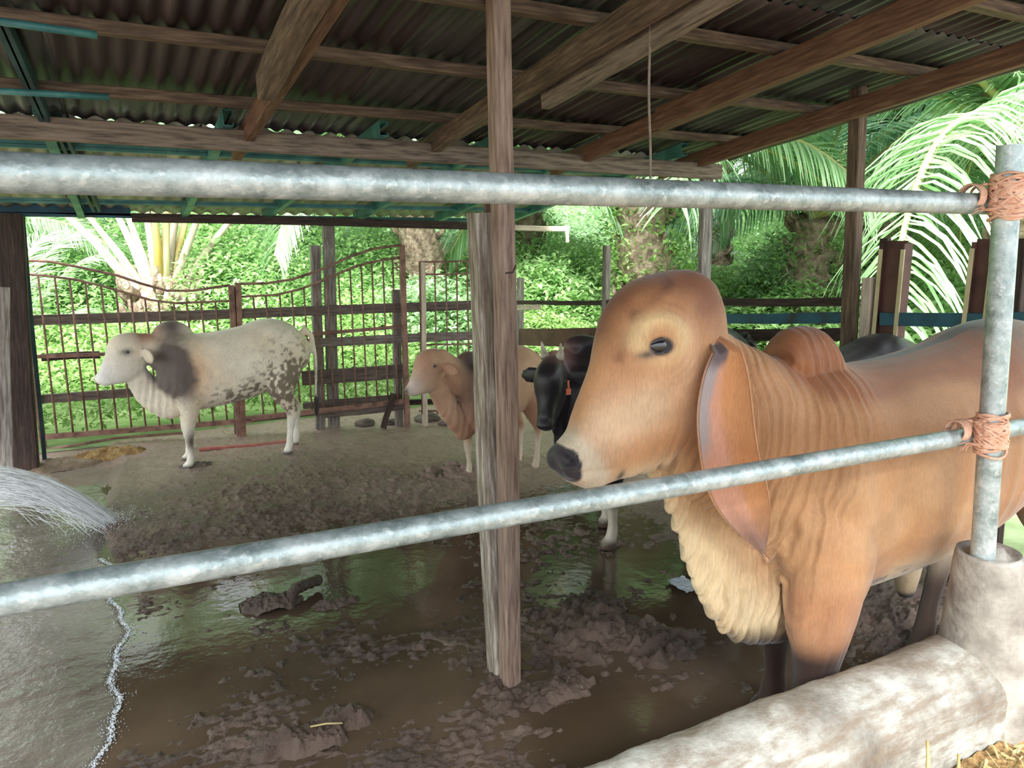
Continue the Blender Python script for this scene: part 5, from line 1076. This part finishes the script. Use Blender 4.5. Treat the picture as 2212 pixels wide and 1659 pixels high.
heap('mud_pile', 720, 1305, .13, .06, .035, M['mud'], 'flat dung spill right of the muddy pipe elbow', 'mud pile', 9, 80)
heap('mud_pile', 1180, 1500, .16, .09, .06, M['mud'], 'clumped mud at the foot of the centre post', 'mud pile', 3, 90)
heap('mud_pile', 1330, 1365, .22, .15, .06, M['mud'], 'big trampled mud heap right of the centre post', 'mud pile', 4, 180)
heap('mud_pile', 1230, 1480, .10, .07, .05, M['mud'], 'small mud heap between post foot and big heap', 'mud pile', 7, 70)
heap('mud_pile', 1450, 1400, .12, .08, .05, M['mud'], 'mud heap left of the big cow front legs', 'mud pile', 12, 70)
heap('mud_pile', 1960, 1330, .3, .12, .05, M['mud'], 'trampled mud heap behind the concrete footing', 'mud pile', 14, 100)
heap('dung_pat', 985, 1018, .2, .12, .05, M['mud'], 'dark dung pat left of the calf front hoof', 'dung pat', 8, 80, .02)
heap('dung_pat', 420, 1010, .24, .10, .05, M['mud'], 'dark mud under the cream cow front hooves', 'dung pat', 11, 80, .0)
heap('dry_grass', 225, 985, .5, .12, .08, M['deadleaf'], 'brown dry grass heap under the left gate leaf', 'dry grass', 6, 80, .0)
heap('dry_grass', 130, 1000, .3, .2, .04, M['soil'], 'sandy patch at the foot of the left post', 'sand', 16, 60, .0)
# pipe elbow lying in the mud
q = onz(640, 1300); mb = MB(); pts = [q+Vector((-.03, -.02, -.03)), q+Vector((-.025, .0, .03)), q+Vector((0, .02, .055)), q+Vector((.05, .05, .055)), q+Vector((.14, .10, .045))]
fn = []; 
for a, b in zip(pts, pts[1:]):
    for t in np.linspace(0, 1, 8)[:-1]: fn.append(a.lerp(b, t))
fn.append(pts[-1]); rr = [.026+.004*(k % 3 == 0) for k in range(len(fn))]; mb.tube(fn, rr, 14)
tag(mb.build('hose_elbow', M['mud'], None, True), 'muddy ribbed hose elbow in the lumpy dung pile', 'hose')
mb = MB(); a = onz(670, 1570, .05); b = onz(740, 1562, .05); mb.tube([a, (a+b)/2+Vector((0, 0, .005)), b], .0035, 6); tag(mb.build('stalk', M['petiole'], None, True), 'yellow stalk lying across the bottom dung pile', 'straw stalk')
# white reflection on the wet mud, modelled as a crumpled film
def glint():
    n = 26; X, Y = np.meshgrid(np.linspace(-1, 1, n), np.linspace(-1, 1, n), indexing='ij'); p = np.stack([(X*.055).ravel(), (Y*.085).ravel(), np.zeros(n*n)], 1)
    p[:, 2] = .012+.03*(fbm(p+2, .03, 3)-.4); p[:, 0] += .03*(fbm(p+8, .05, 2)-.5); a = (np.arange(n-1)[:, None]*n+np.arange(n-1)).ravel()
    o = link_mesh('mud_glint', fast_mesh('mud_glint', p, np.stack([a, a+n, a+n+1, a+1], 1)), M['plastic'], smooth=True); o.location = onz(1478, 1268); tag(o, 'crumpled shiny film standing in for a white reflection on the mud left of the dewlap', 'modelled reflection')
glint()
# stones by the gate
for px, py, s, l in ((790, 915, .10, 'dark stone at the foot of the gate right leaf'), (845, 912, .07, 'pale stone right of the dark stone by the gate'), (925, 905, .14, 'large flat green-grey stone left of the centre post'), (960, 915, .06, 'small grey stone beside the large flat stone')):
    c = onz(px, py, .03); bm = bmesh.new(); bmesh.ops.create_icosphere(bm, subdivisions=3, radius=1)
    for v in bm.verts: v.co = Vector((v.co.x*s, v.co.y*s*.7, v.co.z*s*.45))*(1+.25*math.sin(v.co.x*4+px)*math.cos(v.co.y*3+py))
    me = bpy.data.meshes.new('stone'); bm.to_mesh(me); bm.free(); o = link_mesh('stone', me, M['darkgrey'], None, True); o.location = c; tag(o, l, 'stone')
# ================================================================== WATER JET
def jet():
    mb = MB(); imp = onz(258, 1130); rnd = random.Random(4); Yj = imp.y
    for k in range(1500):
        u = rnd.random()**1.6; src = onY(-230, 1045+u*75, Yj+rnd.gauss(0, .05)); far_ = rnd.random()**2.2
        e = imp+Vector((-.42*far_*rnd.random()+rnd.gauss(0, .012), rnd.gauss(0, .03+.10*far_), 0)); hpk = (.135-.10*u)*(1+.12*rnd.gauss(0, 1)); t0 = rnd.uniform(.05, .9); t1 = min(1, t0+rnd.uniform(.06, .25)); pts = []
        for t in np.linspace(t0, t1, 6):
            q = src.lerp(e, t); q.z = src.z*(1-t**2.6)+e.z*t**2.6+hpk*4*t*(1-t)*.55; pts.append(q)
        r = rnd.uniform(.0007, .0020); mb.tube(pts, [r*.4]+[r]*4+[r*.3], 4)
    for k in range(2600):
        R = abs(rnd.gauss(0, .13)); a = rnd.uniform(0, 2*PI); c = imp+Vector((R*math.cos(a)-.05, R*.8*math.sin(a), abs(rnd.gauss(0, .035)))); s = rnd.uniform(.0008, .0026); mb.sphere(c, s, 4, 3)
    for k in range(1200):
        c = imp+Vector((-abs(rnd.gauss(0, .45)), rnd.gauss(-.1, .25), abs(rnd.gauss(0, .10)))); s = rnd.uniform(.0006, .0018); mb.sphere(c, s, 4, 3)
    tag(mb.build('water_jet', M['spray'], None, True), 'white jet of hose water arching in from the left and splashing on the floor', 'water spray', kind='stuff')
M['foam'] = noisy('white water foam', [s2l(120, 128, 122), s2l(176, 186, 184), s2l(225, 235, 235)], scale=22, rough=.2, bump=.5, dist=.01)
jet()
# ================================================================== LIGHT
w = bpy.data.worlds.new('overcast'); sc.world = w; w.use_nodes = True; nt = w.node_tree; bg = nt.nodes['Background']
tc = nt.nodes.new('ShaderNodeTexCoord'); sp = nt.nodes.new('ShaderNodeSeparateXYZ'); nt.links.new(tc.outputs['Generated'], sp.inputs[0])
r = ramp(nt, [(0., (.42, .46, .44, 1)), (.48, (.62, .67, .68, 1)), (.56, (.92, .98, 1.04, 1)), (1., (.96, 1.0, 1.07, 1))]); mr = nt.nodes.new('ShaderNodeMapRange'); mr.inputs['From Min'].default_value = -1
nt.links.new(sp.outputs['Z'], mr.inputs['Value']); nt.links.new(mr.outputs[0], r.inputs[0]); nt.links.new(r.outputs[0], bg.inputs[0]); bg.inputs[1].default_value = 1.15
su = bpy.data.lights.new('sun', 'SUN'); su.energy = 6.5; su.angle = math.radians(35); so = bpy.data.objects.new('sun', su); col.objects.link(so)
so.rotation_euler = Vector((.36, .56, -.74)).to_track_quat('-Z', 'Y').to_euler()
